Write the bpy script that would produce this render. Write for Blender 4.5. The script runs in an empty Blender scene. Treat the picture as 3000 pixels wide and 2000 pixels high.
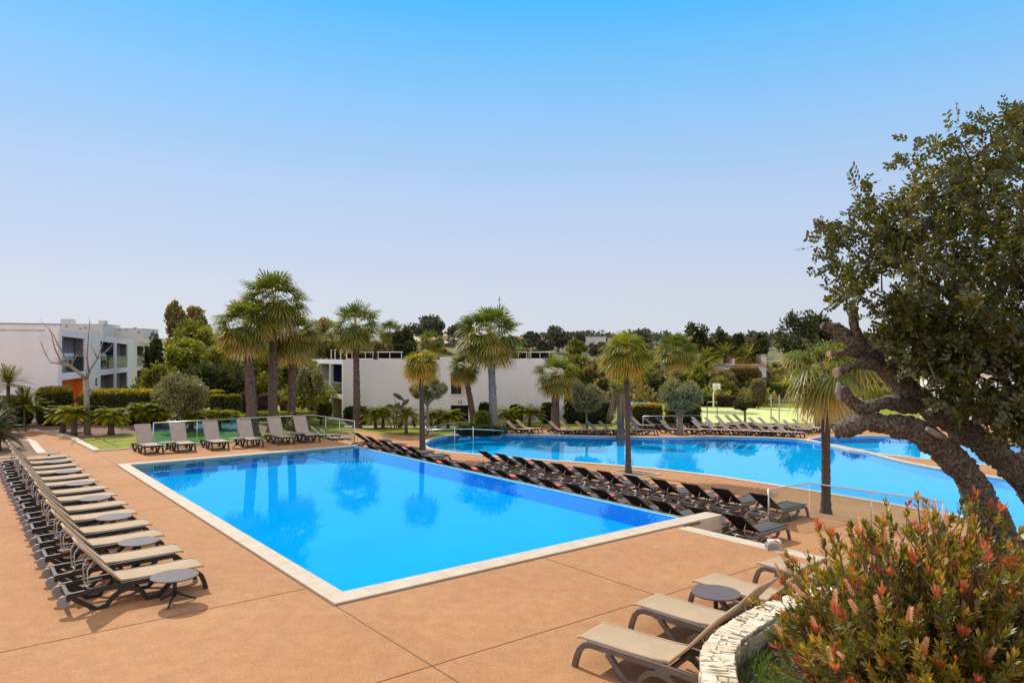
import bpy, bmesh, math, random
import numpy as np
from mathutils import Vector, Matrix
from mathutils.geometry import delaunay_2d_cdt
R = math.radians
rnd = random.Random(7)
rng = np.random.default_rng(7)
SC = bpy.context.scene
COL = SC.collection
# ---- survey of the place: camera 3.8 m above the pool deck, focal length 2083 px of a 3000 px wide frame
F, CX, HY, HC = 2083.0, 1500.0, 1046.0, 3.8
ZL, ZG = -0.75, -1.6             # level of the lower terrace, and of the lagoon and the garden beyond it
KF = (3.8 - ZG) / (3.8 - ZL)
def G(px, py, z=0.0):            # a point on the level z
    Y = F * (HC - z) / (py - HY)
    return Vector(((px - CX) / F * Y, Y, z))
def PT(px, py, Y):               # a point at the distance Y
    return Vector(((px - CX) / F * Y, Y, HC - (py - HY) / F * Y))
def OV(x, y, z=0.0):
    return G(x * 1.27551, y * 1.27551, z)
O = Vector((-2.71, 10.89, 0)); U = Vector((0.784, 0.6207, 0)); V = Vector((-0.6207, 0.784, 0))
def UV(u, v, z=0.0):
    p = O + U * u + V * v
    return Vector((p.x, p.y, z))
ANG_U = math.atan2(U.y, U.x); ANG_V = math.atan2(V.y, V.x)
def smooth(a, b, t):
    t = min(1, max(0, (t - a) / (b - a)))
    return t * t * (3 - 2 * t)
def H(x, y):                     # terrain height
    return ZG + 13.3 * smooth(85, 330, y)

def deck_z(x, y):                # the lower terrace falls gently towards the lagoon
    u = (x - O.x) * U.x + (y - O.y) * U.y; v = (x - O.x) * V.x + (y - O.y) * V.y
    s = 15.0 - 2.0 * smooth(13, 20, v); t = max(min(1, max(0, (u - s) / 4.6)), smooth(25, 33, v))
    return ZL + (ZG - ZL) * t
def GZ(px, py):                  # a point on that terrace
    z = ZL
    for _ in range(60):
        p = G(px, py, z); z += 0.4 * (deck_z(p.x, p.y) - z)
    return G(px, py, z)

# ------------------------------------------------------------------ materials
def new_mat(name):
    m = bpy.data.materials.new(name); m.use_nodes = True
    m.node_tree.nodes.clear()
    return m, m.node_tree
def nd(nt, t, **kw):
    n = nt.nodes.new(t)
    for k, v in kw.items():
        if k in n.inputs.keys(): n.inputs[k].default_value = v
        else: setattr(n, k, v)
    return n
def c4(c): return (c[0], c[1], c[2], 1)
def ramp(nt, cols, pos=None, interp='LINEAR'):
    r = nt.nodes.new('ShaderNodeValToRGB'); cr = r.color_ramp; cr.interpolation = interp
    n = len(cols)
    pos = pos or [i / (n - 1) for i in range(n)]
    while len(cr.elements) < n: cr.elements.new(0.5)
    for i in range(n):
        cr.elements[i].position = pos[i]; cr.elements[i].color = c4(cols[i])
    return r
def pbr(name, col, rough=0.6, col2=None, scale=6.0, metal=0.0, bump=0.0, bscale=40.0, detail=6.0, stretch=None, spec=0.4, pos=None, coat=0.0):
    m, nt = new_mat(name); L = nt.links.new
    out = nd(nt, 'ShaderNodeOutputMaterial'); b = nd(nt, 'ShaderNodeBsdfPrincipled')
    b.inputs['Roughness'].default_value = rough; b.inputs['Metallic'].default_value = metal
    b.inputs['Specular IOR Level'].default_value = spec
    b.inputs['Coat Weight'].default_value = coat
    L(b.outputs[0], out.inputs[0])
    tc = nd(nt, 'ShaderNodeTexCoord'); src = tc.outputs['Object']
    if stretch:
        mp = nd(nt, 'ShaderNodeMapping'); mp.inputs['Scale'].default_value = stretch
        L(src, mp.inputs[0]); src = mp.outputs[0]
    if col2:
        n = nd(nt, 'ShaderNodeTexNoise', Scale=scale, Detail=detail); L(src, n.inputs['Vector'])
        r = ramp(nt, [col, col2], pos or [0.35, 0.68]); L(n.outputs[0], r.inputs[0]); L(r.outputs[0], b.inputs['Base Color'])
    else: b.inputs['Base Color'].default_value = c4(col)
    if bump:
        n2 = nd(nt, 'ShaderNodeTexNoise', Scale=bscale, Detail=5.0); L(src, n2.inputs['Vector'])
        bp = nd(nt, 'ShaderNodeBump', Strength=bump, Distance=0.02); L(n2.outputs[0], bp.inputs['Height']); L(bp.outputs[0], b.inputs['Normal'])
    return m
def leafmat(name, cols, trans=0.35, gloss=0.06, pos=None, tcol=(1.25, 1.15, 0.55), rough=0.45):
    m, nt = new_mat(name); L = nt.links.new
    out = nd(nt, 'ShaderNodeOutputMaterial')
    at = nd(nt, 'ShaderNodeAttribute', attribute_name='tint')
    r = ramp(nt, cols, pos); L(at.outputs['Fac'], r.inputs[0])
    d = nd(nt, 'ShaderNodeBsdfDiffuse'); L(r.outputs[0], d.inputs[0])
    t = nd(nt, 'ShaderNodeBsdfTranslucent')
    mu = nd(nt, 'ShaderNodeMix', data_type='RGBA', blend_type='MULTIPLY'); mu.inputs[0].default_value = 1
    L(r.outputs[0], mu.inputs[6]); mu.inputs[7].default_value = c4(tcol); L(mu.outputs[2], t.inputs[0])
    mx = nd(nt, 'ShaderNodeMixShader'); mx.inputs[0].default_value = trans
    L(d.outputs[0], mx.inputs[1]); L(t.outputs[0], mx.inputs[2])
    g = nd(nt, 'ShaderNodeBsdfGlossy', Roughness=rough)
    m2 = nd(nt, 'ShaderNodeMixShader'); m2.inputs[0].default_value = gloss
    L(mx.outputs[0], m2.inputs[1]); L(g.outputs[0], m2.inputs[2]); L(m2.outputs[0], out.inputs[0])
    return m
def deckmat(name):
    m, nt = new_mat(name); L = nt.links.new
    out = nd(nt, 'ShaderNodeOutputMaterial'); b = nd(nt, 'ShaderNodeBsdfPrincipled', Roughness=0.85)
    b.inputs['Specular IOR Level'].default_value = 0.2
    L(b.outputs[0], out.inputs[0])
    tc = nd(nt, 'ShaderNodeTexCoord'); src = tc.outputs['Object']
    big = nd(nt, 'ShaderNodeTexNoise', Scale=0.35, Detail=5.0); L(src, big.inputs['Vector'])
    mid = nd(nt, 'ShaderNodeTexNoise', Scale=4.0, Detail=4.0); L(src, mid.inputs['Vector'])
    vo = nd(nt, 'ShaderNodeTexVoronoi', Scale=55.0); L(src, vo.inputs['Vector'])
    r1 = ramp(nt, [(0.415, 0.206, 0.092), (0.485, 0.255, 0.122)], [0.3, 0.72]); L(big.outputs[0], r1.inputs[0])
    r2 = ramp(nt, [(0.92, 0.92, 0.92), (1.05, 1.05, 1.05)], [0.35, 0.65]); L(mid.outputs[0], r2.inputs[0])
    r3 = ramp(nt, [(0.45, 0.40, 0.38), (0.92, 0.88, 0.85), (1.05, 1.05, 1.05), (1.6, 1.5, 1.4)], [0.0, 0.22, 0.8, 1.0]); L(vo.outputs['Color'], r3.inputs[0])
    a = nd(nt, 'ShaderNodeMix', data_type='RGBA', blend_type='MULTIPLY'); a.inputs[0].default_value = 1
    L(r1.outputs[0], a.inputs[6]); L(r2.outputs[0], a.inputs[7])
    a2 = nd(nt, 'ShaderNodeMix', data_type='RGBA', blend_type='MULTIPLY'); a2.inputs[0].default_value = 0.65
    L(a.outputs[2], a2.inputs[6]); L(r3.outputs[0], a2.inputs[7]); L(a2.outputs[2], b.inputs['Base Color'])
    bp = nd(nt, 'ShaderNodeBump', Strength=0.25, Distance=0.01); L(vo.outputs['Distance'], bp.inputs['Height']); L(bp.outputs[0], b.inputs['Normal'])
    return m
def watermat(name, tint, scale, strength, ior=1.33, gtint=(1, 1, 1)):
    m, nt = new_mat(name); L = nt.links.new
    out = nd(nt, 'ShaderNodeOutputMaterial')
    tc = nd(nt, 'ShaderNodeTexCoord')
    n = nd(nt, 'ShaderNodeTexNoise', Scale=scale, Detail=2.5); L(tc.outputs['Object'], n.inputs['Vector'])
    bp = nd(nt, 'ShaderNodeBump', Strength=strength, Distance=0.03); L(n.outputs[0], bp.inputs['Height'])
    fr = nd(nt, 'ShaderNodeFresnel', IOR=ior); L(bp.outputs[0], fr.inputs['Normal'])
    tr = nd(nt, 'ShaderNodeBsdfTransparent'); tr.inputs[0].default_value = c4(tint)
    gl = nd(nt, 'ShaderNodeBsdfGlossy', Roughness=0.0); gl.inputs['Color'].default_value = c4(gtint); L(bp.outputs[0], gl.inputs['Normal'])
    mx = nd(nt, 'ShaderNodeMixShader'); L(fr.outputs[0], mx.inputs[0]); L(tr.outputs[0], mx.inputs[1]); L(gl.outputs[0], mx.inputs[2])
    L(mx.outputs[0], out.inputs[0])
    return m
def glassmat(name, tint, gl=1.0):
    m, nt = new_mat(name); L = nt.links.new
    out = nd(nt, 'ShaderNodeOutputMaterial')
    lw = nd(nt, 'ShaderNodeLayerWeight', Blend=0.5); pw = nd(nt, 'ShaderNodeMath', operation='POWER'); L(lw.outputs['Facing'], pw.inputs[0]); pw.inputs[1].default_value = 4.0
    fr = nd(nt, 'ShaderNodeMath', operation='MULTIPLY_ADD'); L(pw.outputs[0], fr.inputs[0]); fr.inputs[1].default_value = 0.55; fr.inputs[2].default_value = 0.04
    tr = nd(nt, 'ShaderNodeBsdfTransparent'); tr.inputs[0].default_value = c4(tint)
    g = nd(nt, 'ShaderNodeBsdfGlossy', Roughness=0.01)
    mx = nd(nt, 'ShaderNodeMixShader'); L(fr.outputs[0], mx.inputs[0]); L(tr.outputs[0], mx.inputs[1]); L(g.outputs[0], mx.inputs[2])
    L(mx.outputs[0], out.inputs[0])
    return m
def stonemat(name):
    m, nt = new_mat(name); L = nt.links.new
    out = nd(nt, 'ShaderNodeOutputMaterial'); b = nd(nt, 'ShaderNodeBsdfPrincipled', Roughness=0.9)
    L(b.outputs[0], out.inputs[0])
    tc = nd(nt, 'ShaderNodeTexCoord')
    no = nd(nt, 'ShaderNodeTexNoise', Scale=5.0, Detail=4.0); L(tc.outputs['Object'], no.inputs['Vector'])
    r = ramp(nt, [(0.60, 0.51, 0.38), (0.76, 0.69, 0.56), (0.82, 0.78, 0.69)], [0.3, 0.5, 0.7]); L(no.outputs[0], r.inputs[0])
    at = nd(nt, 'ShaderNodeAttribute', attribute_name='tint')
    r2 = ramp(nt, [(0.7, 0.62, 0.5), (1.1, 1.06, 1.0)]); L(at.outputs['Fac'], r2.inputs[0])
    mu = nd(nt, 'ShaderNodeMix', data_type='RGBA', blend_type='MULTIPLY'); mu.inputs[0].default_value = 1
    L(r.outputs[0], mu.inputs[6]); L(r2.outputs[0], mu.inputs[7]); L(mu.outputs[2], b.inputs['Base Color'])
    n2 = nd(nt, 'ShaderNodeTexNoise', Scale=22.0, Detail=6.0); L(tc.outputs['Object'], n2.inputs['Vector'])
    bp = nd(nt, 'ShaderNodeBump', Strength=0.6, Distance=0.02); L(n2.outputs[0], bp.inputs['Height']); L(bp.outputs[0], b.inputs['Normal'])
    return m
M = {}
M['deck'] = deckmat('terracotta aggregate')
M['cream'] = pbr('cream limestone', (0.53, 0.43, 0.32), 0.75, (0.61, 0.51, 0.39), 3.0, bump=0.1, bscale=60)
M['travertine'] = pbr('travertine cladding', (0.42, 0.28, 0.19), 0.75, (0.62, 0.47, 0.35), 5.0, bump=0.3, bscale=20, stretch=(1, 1, 0.35))
M['joint'] = pbr('joint filler', (0.20, 0.10, 0.055), 0.95)
M['poolblue'] = pbr('pool paint', (0.0, 0.42, 0.92), 0.6, (0.0, 0.45, 0.95), 0.8, spec=0.0)
M['lagoonblue'] = pbr('lagoon paint', (0.0, 0.50, 0.93), 0.6, (0.0, 0.53, 0.96), 0.8, spec=0.0)
M['pooledge'] = pbr('wet cyan tile', (0.14, 0.62, 0.85), 0.25, (0.2, 0.68, 0.88), 9)
M['poolshallow'] = pbr('shallow pool paint', (0.04, 0.62, 0.95), 0.6, (0.06, 0.64, 0.96), 0.8, spec=0.0)
M['water'] = watermat('pool water', (0.88, 0.98, 1.0), 2.4, 0.035, 1.31, (0.34, 0.9, 1.0))
M['lagoon'] = watermat('lagoon water', (0.88, 0.98, 1.0), 2.0, 0.03, 1.33, (0.68, 0.95, 1.0))
M['glass'] = glassmat('railing glass', (0.86, 0.93, 0.95))
M['reflblue'] = glassmat('sky reflection glass', (0.50, 0.80, 0.92))  # blue sky reflection put into the glass tint
M['steel'] = pbr('brushed steel', (0.62, 0.62, 0.60), 0.35, metal=0.9)
M['alu'] = pbr('anodised tube', (0.55, 0.53, 0.50), 0.4, metal=0.6)
M['taupe'] = pbr('taupe sling', (0.445, 0.325, 0.21), 0.8, (0.50, 0.372, 0.247), 3, bump=0.12, bscale=260, spec=0.2)
M['taupegrey'] = pbr('grey taupe sling', (0.39, 0.315, 0.26), 0.8, (0.44, 0.36, 0.30), 3, spec=0.2)
M['dark'] = pbr('charcoal sling', (0.016, 0.015, 0.017), 0.85, (0.028, 0.026, 0.03), 4, spec=0.1)
M['greysling'] = pbr('slate sling', (0.085, 0.08, 0.085), 0.8, (0.115, 0.11, 0.115), 3, spec=0.15)
M['resin'] = pbr('anthracite resin', (0.022, 0.020, 0.021), 0.45, (0.032, 0.029, 0.03), 8)
M['resinbrown'] = pbr('brown grey resin', (0.125, 0.105, 0.092), 0.5, (0.16, 0.138, 0.12), 8)
M['wheel'] = pbr('translucent grey wheel', (0.27, 0.25, 0.26), 0.5)
M['tabletop'] = pbr('mauve grey tabletop', (0.125, 0.098, 0.095), 0.55, (0.155, 0.122, 0.118), 60, spec=0.25)
M['red'] = pbr('coral red plastic', (0.74, 0.10, 0.075), 0.45)
M['white'] = pbr('white render', (0.82, 0.775, 0.765), 0.85, (0.89, 0.85, 0.845), 0.8, stretch=(1, 1, 0.25), bump=0.05, bscale=30)
M['litwhite'] = pbr('white render lit warm', (0.84, 0.78, 0.68), 0.85, (0.88, 0.83, 0.74), 0.7)  # warm light on the white fins put into the colour
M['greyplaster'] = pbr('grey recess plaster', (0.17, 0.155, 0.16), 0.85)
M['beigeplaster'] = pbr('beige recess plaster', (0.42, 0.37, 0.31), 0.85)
M['navy'] = pbr('navy panel', (0.010, 0.014, 0.075), 0.6)
M['orange'] = pbr('orange panel', (0.85, 0.20, 0.012), 0.7)
M['darkvoid'] = pbr('dark doorway', (0.012, 0.012, 0.014), 0.5)
M['tan'] = pbr('tan curtain', (0.55, 0.45, 0.33), 0.8, (0.7, 0.6, 0.45), 5)
M['solar'] = pbr('dark solar absorber', (0.014, 0.008, 0.007), 0.95, (0.03, 0.016, 0.012), 3, spec=0.05)
M['terracotta'] = pbr('terracotta roof', (0.50, 0.20, 0.11), 0.85, (0.58, 0.28, 0.17), 1.0)
M['offwhite'] = pbr('distant white render', (0.66, 0.63, 0.62), 0.9)
M['distgrey'] = pbr('distant window grey', (0.34, 0.34, 0.36), 0.8)
M['lawn'] = pbr('lawn', (0.165, 0.19, 0.007), 0.9, (0.28, 0.285, 0.014), 1.6, bump=0.8, bscale=90)
M['soil'] = pbr('garden soil', (0.16, 0.095, 0.06), 0.95, (0.27, 0.17, 0.115), 5, bump=0.7, bscale=30)
M['darksoil'] = pbr('planter soil', (0.035, 0.026, 0.02), 0.95, (0.09, 0.062, 0.042), 14, bump=0.9, bscale=50)
M['scrub'] = pbr('scrubland', (0.08, 0.10, 0.025), 0.95, (0.20, 0.17, 0.08), 0.25, bump=0.6, bscale=4)
M['field'] = pbr('dry field', (0.52, 0.38, 0.24), 0.95, (0.58, 0.44, 0.28), 0.1)
M['court'] = pbr('pale green court', (0.56, 0.62, 0.20), 0.8, (0.62, 0.67, 0.25), 0.5)
M['bark'] = pbr('palm bark', (0.085, 0.055, 0.042), 0.95, (0.20, 0.145, 0.115), 9, bump=1.0, bscale=26, stretch=(1, 1, 2.4))
M['barkgrey'] = pbr('grey palm bark', (0.15, 0.13, 0.13), 0.95, (0.33, 0.30, 0.30), 9, bump=1.0, bscale=26, stretch=(1, 1, 2.4))
M['barkslim'] = pbr('slim palm bark', (0.06, 0.045, 0.04), 0.9, (0.12, 0.09, 0.08), 9, bump=0.6, bscale=16, stretch=(1, 1, 3.5))
M['wood'] = pbr('olive bark', (0.16, 0.125, 0.09), 0.95, (0.27, 0.22, 0.17), 7, bump=0.8, bscale=25)
M['barewood'] = pbr('bare branch bark', (0.24, 0.20, 0.16), 0.9, (0.34, 0.29, 0.24), 7)
M['carob'] = pbr('carob bark', (0.07, 0.053, 0.042), 0.95, (0.37, 0.31, 0.25), 38, bump=1.0, bscale=70, detail=14, pos=[0.40, 0.80])
M['cutwood'] = pbr('cut wood', (0.30, 0.18, 0.125), 0.85, (0.42, 0.28, 0.2), 20)
M['scar'] = pbr('peeled wood', (0.22, 0.18, 0.155), 0.85, (0.34, 0.29, 0.25), 14)
M['stone'] = stonemat('split limestone')
M['mortar'] = pbr('mortar', (0.24, 0.18, 0.12), 0.95, (0.36, 0.29, 0.2), 20)
M['plasticblue'] = pbr('blue plastic', (0.05, 0.36, 0.72), 0.4)
M['plasticorange'] = pbr('orange plastic', (0.80, 0.22, 0.06), 0.4)
M['plasticyellow'] = pbr('yellow plastic', (0.8, 0.55, 0.06), 0.4)
M['plasticwhite'] = pbr('white board', (0.8, 0.8, 0.78), 0.5)
M['black'] = pbr('black paint', (0.012, 0.012, 0.012), 0.5)
M['fencedark'] = pbr('dark boarding', (0.05, 0.038, 0.03), 0.8, (0.085, 0.065, 0.05), 5)
M['awningblue'] = pbr('blue fabric', (0.008, 0.03, 0.22), 0.8)
PG = [(0.045, 0.068, 0.010), (0.095, 0.135, 0.020), (0.18, 0.205, 0.032), (0.42, 0.30, 0.05), (0.54, 0.34, 0.12)]
M['palm'] = leafmat('fan palm leaf', PG, 0.38, 0.05, tcol=(1.4, 1.35, 0.5))
M['palmyellow'] = leafmat('yellowing fan palm leaf', [(0.055, 0.08, 0.01), (0.14, 0.17, 0.018), (0.26, 0.255, 0.025), (0.52, 0.36, 0.045), (0.60, 0.34, 0.07)], 0.45, 0.04, tcol=(1.5, 1.4, 0.5))
M['palmdead'] = leafmat('dead frond', [(0.16, 0.10, 0.055), (0.30, 0.20, 0.11)], 0.25, 0.02)
M['sago'] = leafmat('sago frond', [(0.016, 0.028, 0.006), (0.04, 0.056, 0.01), (0.09, 0.10, 0.02)], 0.3, 0.03, tcol=(1.5,1.4,.5))
M['pygmy'] = leafmat('pygmy palm frond', [(0.085, 0.11, 0.008), (0.19, 0.21, 0.014), (0.32, 0.29, 0.025)], 0.4, 0.02, tcol=(1.5, 1.4, 0.4))
M['olive'] = leafmat('olive leaf', [(0.13, 0.135, 0.06), (0.22, 0.215, 0.095), (0.34, 0.32, 0.14)], 0.35, 0.05, tcol=(1.4, 1.3, 0.6))
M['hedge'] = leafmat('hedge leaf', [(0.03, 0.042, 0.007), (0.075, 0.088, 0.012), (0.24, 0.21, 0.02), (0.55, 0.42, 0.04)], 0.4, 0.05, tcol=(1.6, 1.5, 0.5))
M['hedgedark'] = leafmat('dark hedge leaf', [(0.016, 0.026, 0.007), (0.036, 0.052, 0.011), (0.09, 0.105, 0.016)], 0.3, 0.05, tcol=(1.5, 1.4, 0.5))
M['hedgered'] = leafmat('red leaf hedge', [(0.06, 0.03, 0.018), (0.13, 0.05, 0.03), (0.22, 0.12, 0.03)], 0.3, 0.05)
M['green'] = leafmat('mid green leaf', [(0.08, 0.095, 0.014), (0.17, 0.18, 0.024), (0.29, 0.27, 0.04)], 0.42, 0.03, tcol=(1.6, 1.45, 0.5))
M['bright'] = leafmat('bright green leaf', [(0.11, 0.14, 0.012), (0.21, 0.235, 0.022), (0.32, 0.31, 0.04)], 0.45, 0.04, tcol=(1.5, 1.4, 0.5))
M['khaki'] = leafmat('khaki leaf', [(0.14, 0.11, 0.045), (0.25, 0.20, 0.075), (0.36, 0.29, 0.11)], 0.38, 0.03, tcol=(1.4, 1.25, 0.6))
M['darkgreen'] = leafmat('dark evergreen leaf', [(0.028, 0.038, 0.012), (0.06, 0.072, 0.02), (0.12, 0.125, 0.032)], 0.32, 0.03, tcol=(1.5, 1.4, 0.6))
M['pine'] = leafmat('distant pine needles', [(0.075, 0.08, 0.06), (0.11, 0.115, 0.08), (0.16, 0.16, 0.105)], 0.2, 0.02)
M['carobleaf'] = leafmat('carob leaf', [(0.026, 0.035, 0.009), (0.062, 0.071, 0.017), (0.145, 0.138, 0.032), (0.28, 0.23, 0.05)], 0.40, 0.05, rough=0.4, pos=[0, 0.45, 0.85, 1.0], tcol=(1.9, 1.65, 0.5))
M['shrubleaf'] = leafmat('bottlebrush leaf', [(0.065, 0.078, 0.011), (0.20, 0.185, 0.017), (0.43, 0.31, 0.025), (0.62, 0.31, 0.035), (0.56, 0.18, 0.08), (0.55, 0.085, 0.07)], 0.42, 0.05, pos=[0, 0.34, 0.58, 0.8, 0.9, 1.0], tcol=(1.6, 1.4, 0.5))
M['spike'] = leafmat('seed spike', [(0.42, 0.23, 0.10), (0.68, 0.37, 0.16), (0.78, 0.40, 0.28)], 0.35, 0.04)
M['stem'] = pbr('reddish stem', (0.13, 0.07, 0.045), 0.8, (0.2, 0.12, 0.08), 12)
M['grass'] = leafmat('grass blade', [(0.06, 0.13, 0.01), (0.13, 0.25, 0.02), (0.24, 0.32, 0.05)], 0.4, 0.03)
M['agave'] = leafmat('agave leaf', [(0.03, 0.045, 0.03), (0.07, 0.09, 0.06)], 0.15, 0.08)

# ------------------------------------------------------------------ mesh helpers
def link(o, parent=None):
    COL.objects.link(o)
    if parent is not None: o.parent = parent
    return o
class MB:
    def __init__(s): s.v = []; s.f = []; s.t = []
    def add(s, vs, fs, t=0.5):
        b = len(s.v); s.v += [tuple(p) for p in vs]; s.f += [tuple(i + b for i in q) for q in fs]; s.t += [t] * len(vs)
        return s
    def hexa(s, p, t=0.5):       # 8 corners, bottom 4 then top 4
        return s.add(p, [(3, 2, 1, 0), (4, 5, 6, 7), (0, 1, 5, 4), (1, 2, 6, 5), (2, 3, 7, 6), (3, 0, 4, 7)], t)
    def box(s, x0, x1, y0, y1, z0, z1, t=0.5):
        return s.hexa([(x0, y0, z0), (x1, y0, z0), (x1, y1, z0), (x0, y1, z0), (x0, y0, z1), (x1, y0, z1), (x1, y1, z1), (x0, y1, z1)], t)
    def obox(s, o, a, la0, la1, b, lb0, lb1, z0, z1, t=0.5):   # box in a plan frame a, b at o
        P = lambda i, j, z: (o.x + a.x * i + b.x * j, o.y + a.y * i + b.y * j, z)
        return s.hexa([P(la0, lb0, z0), P(la1, lb0, z0), P(la1, lb1, z0), P(la0, lb1, z0), P(la0, lb0, z1), P(la1, lb0, z1), P(la1, lb1, z1), P(la0, lb1, z1)], t)
    def tube(s, pts, rad, n=8, cap=True, jit=0.0, t=0.5):
        pts = [Vector(p) for p in pts]
        if not hasattr(rad, '__len__'): rad = [rad] * len(pts)
        b = len(s.v); prev = None; vs = []
        for i, p in enumerate(pts):
            d = (pts[min(i + 1, len(pts) - 1)] - pts[max(i - 1, 0)])
            d = d.normalized() if d.length > 1e-9 else Vector((0, 0, 1))
            if prev is None: a = d.orthogonal().normalized()
            else:
                a = prev - d * prev.dot(d); a = a.normalized() if a.length > 1e-6 else d.orthogonal().normalized()
            prev = a; c = d.cross(a)
            for k in range(n):
                an = 2 * math.pi * k / n
                rr = rad[i] * (1 + (rnd.uniform(-jit, jit) if jit else 0))
                vs.append(p + (a * math.cos(an) + c * math.sin(an)) * rr)
        fs = []
        for i in range(len(pts) - 1):
            for k in range(n):
                k2 = (k + 1) % n
                fs.append((i * n + k, i * n + k2, (i + 1) * n + k2, (i + 1) * n + k))
        if cap:
            fs.append(tuple(reversed(range(n)))); fs.append(tuple((len(pts) - 1) * n + k for k in range(n)))
        return s.add(vs, fs, t)
    def strap(s, pts, th, y0, y1, t=0.5):      # a moulded bar: path in xz, thickness th, from y0 to y1
        pts = [Vector((p[0], 0, p[1])) for p in pts]; vs = []
        for i, p in enumerate(pts):
            d = (pts[min(i + 1, len(pts) - 1)] - pts[max(i - 1, 0)]).normalized()
            n = Vector((-d.z, 0, d.x)) * th / 2
            for q in (p + n, p - n):
                vs.append((q.x, y0, q.z)); vs.append((q.x, y1, q.z))
        fs = []
        for i in range(len(pts) - 1):
            a = i * 4; b = a + 4
            fs += [(a, a + 1, b + 1, b), (a + 3, a + 2, b + 2, b + 3), (a + 2, a, b, b + 2), (a + 1, a + 3, b + 3, b + 1)]
        fs += [(1, 0, 2, 3)]; e = (len(pts) - 1) * 4; fs += [(e, e + 1, e + 3, e + 2)]
        return s.add(vs, fs, t)
    def disc(s, c, r, h, n=28, axis='z', t=0.5):
        vs = []
        for k in range(n):
            a = 2 * math.pi * k / n
            vs.append((r * math.cos(a), r * math.sin(a)))
        if axis == 'z': P = [(c[0] + x, c[1] + y, c[2]) for x, y in vs] + [(c[0] + x, c[1] + y, c[2] + h) for x, y in vs]
        else: P = [(c[0] + x, c[1], c[2] + y) for x, y in vs] + [(c[0] + x, c[1] + h, c[2] + y) for x, y in vs]
        fs = [(k, (k + 1) % n, n + (k + 1) % n, n + k) for k in range(n)] + [tuple(reversed(range(n))), tuple(range(n, 2 * n))]
        return s.add(P, fs, t)
    def build(s, name, mat, parent=None, smooth=False, bevel=0.0):
        me = bpy.data.meshes.new(name); me.from_pydata(s.v, [], s.f)
        at = me.attributes.new('tint', 'FLOAT', 'POINT'); at.data.foreach_set('value', np.array(s.t, 'f'))
        me.materials.append(mat)
        if smooth: me.polygons.foreach_set('use_smooth', np.ones(len(me.polygons), bool))
        me.update()
        if bevel:
            bm = bmesh.new(); bm.from_mesh(me)
            bmesh.ops.recalc_face_normals(bm, faces=bm.faces)
            bmesh.ops.bevel(bm, geom=[e for e in bm.edges if len(e.link_faces) == 2 and e.calc_face_angle(0) > 0.6], offset=bevel, segments=2, affect='EDGES', profile=0.6)
            bm.to_mesh(me); bm.free()
        return link(bpy.data.objects.new(name, me), parent)
class QM:                       # big quad meshes, vectorised
    def __init__(s): s.V = []; s.T = []; s.Q = []; s.n = 0
    def add(s, V, Q, T):
        s.V.append(np.asarray(V, 'f').reshape(-1, 3)); s.Q.append(np.asarray(Q, 'i').reshape(-1, 4) + s.n); s.T.append(np.asarray(T, 'f').ravel()); s.n += len(s.V[-1])
    def leaves(s, P, D, S, L, W, T):   # diamond leaves: centre P, axis D, side S
        P = np.asarray(P); n = len(P)
        L = np.broadcast_to(L, n)[:, None]; W = np.broadcast_to(W, n)[:, None]
        Vv = np.stack([P - D * L / 2, P + S * W / 2 + D * L * 0.05, P + D * L / 2, P - S * W / 2 + D * L * 0.05], 1).reshape(-1, 3)
        s.add(Vv, np.arange(4 * n).reshape(n, 4), np.repeat(np.broadcast_to(T, n), 4))
    def mesh(s, name, mat):
        Vv = np.concatenate(s.V); Q = np.concatenate(s.Q); T = np.concatenate(s.T)
        me = bpy.data.meshes.new(name)
        me.vertices.add(len(Vv)); me.vertices.foreach_set('co', Vv.ravel())
        me.loops.add(Q.size); me.loops.foreach_set('vertex_index', Q.ravel())
        me.polygons.add(len(Q)); me.polygons.foreach_set('loop_start', np.arange(0, Q.size, 4, dtype='i'))
        at = me.attributes.new('tint', 'FLOAT', 'POINT'); at.data.foreach_set('value', T)
        me.materials.append(mat); me.update(calc_edges=True)
        return me
    def build(s, name, mat, parent=None):
        return link(bpy.data.objects.new(name, s.mesh(name, mat)), parent)
def unit(n, g=None):
    d = (g or rng).normal(size=(n, 3)); return d / np.linalg.norm(d, axis=1, keepdims=True)
def perp(D, g=None):
    r = unit(len(D), g); s = np.cross(D, r); return s / (np.linalg.norm(s, axis=1, keepdims=True) + 1e-9)
def tag(o, label=None, cat=None, group=None, kind=None):
    if label: o['label'] = label
    if cat: o['category'] = cat
    if group: o['group'] = group
    if kind: o['kind'] = kind
    return o
def thing(name, label, cat, loc=(0, 0, 0), rz=0.0, group=None):
    o = bpy.data.objects.new(name, None); o.empty_display_size = 0.2; link(o)
    o.location = loc; o.rotation_euler = (0, 0, rz)
    return tag(o, label, cat, group)
def copy_tree(o, parent=None):
    c = o.copy(); COL.objects.link(c)
    if parent is not None: c.parent = parent
    for ch in list(KIDS.get(o, [])): copy_tree(ch, c)
    return c
KIDS = {}
def snap_kids(o):               # remember the children of a prototype
    KIDS[o] = list(o.children)
    for ch in o.children: snap_kids(ch)
def dup(proto, loc, rz, label, group, used):
    if proto in used: o = copy_tree(proto)
    else: o = proto; used.add(proto)
    o.location = loc; o.rotation_euler = (0, 0, rz); o['label'] = label; o['group'] = group
    return o
USED = set()
ORD = ['first', 'second', 'third', 'fourth', 'fifth', 'sixth', 'seventh', 'eighth', 'ninth', 'tenth', 'eleventh', 'twelfth', 'thirteenth', 'fourteenth', 'fifteenth', 'sixteenth', 'seventeenth', 'eighteenth', 'nineteenth', 'twentieth']
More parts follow.
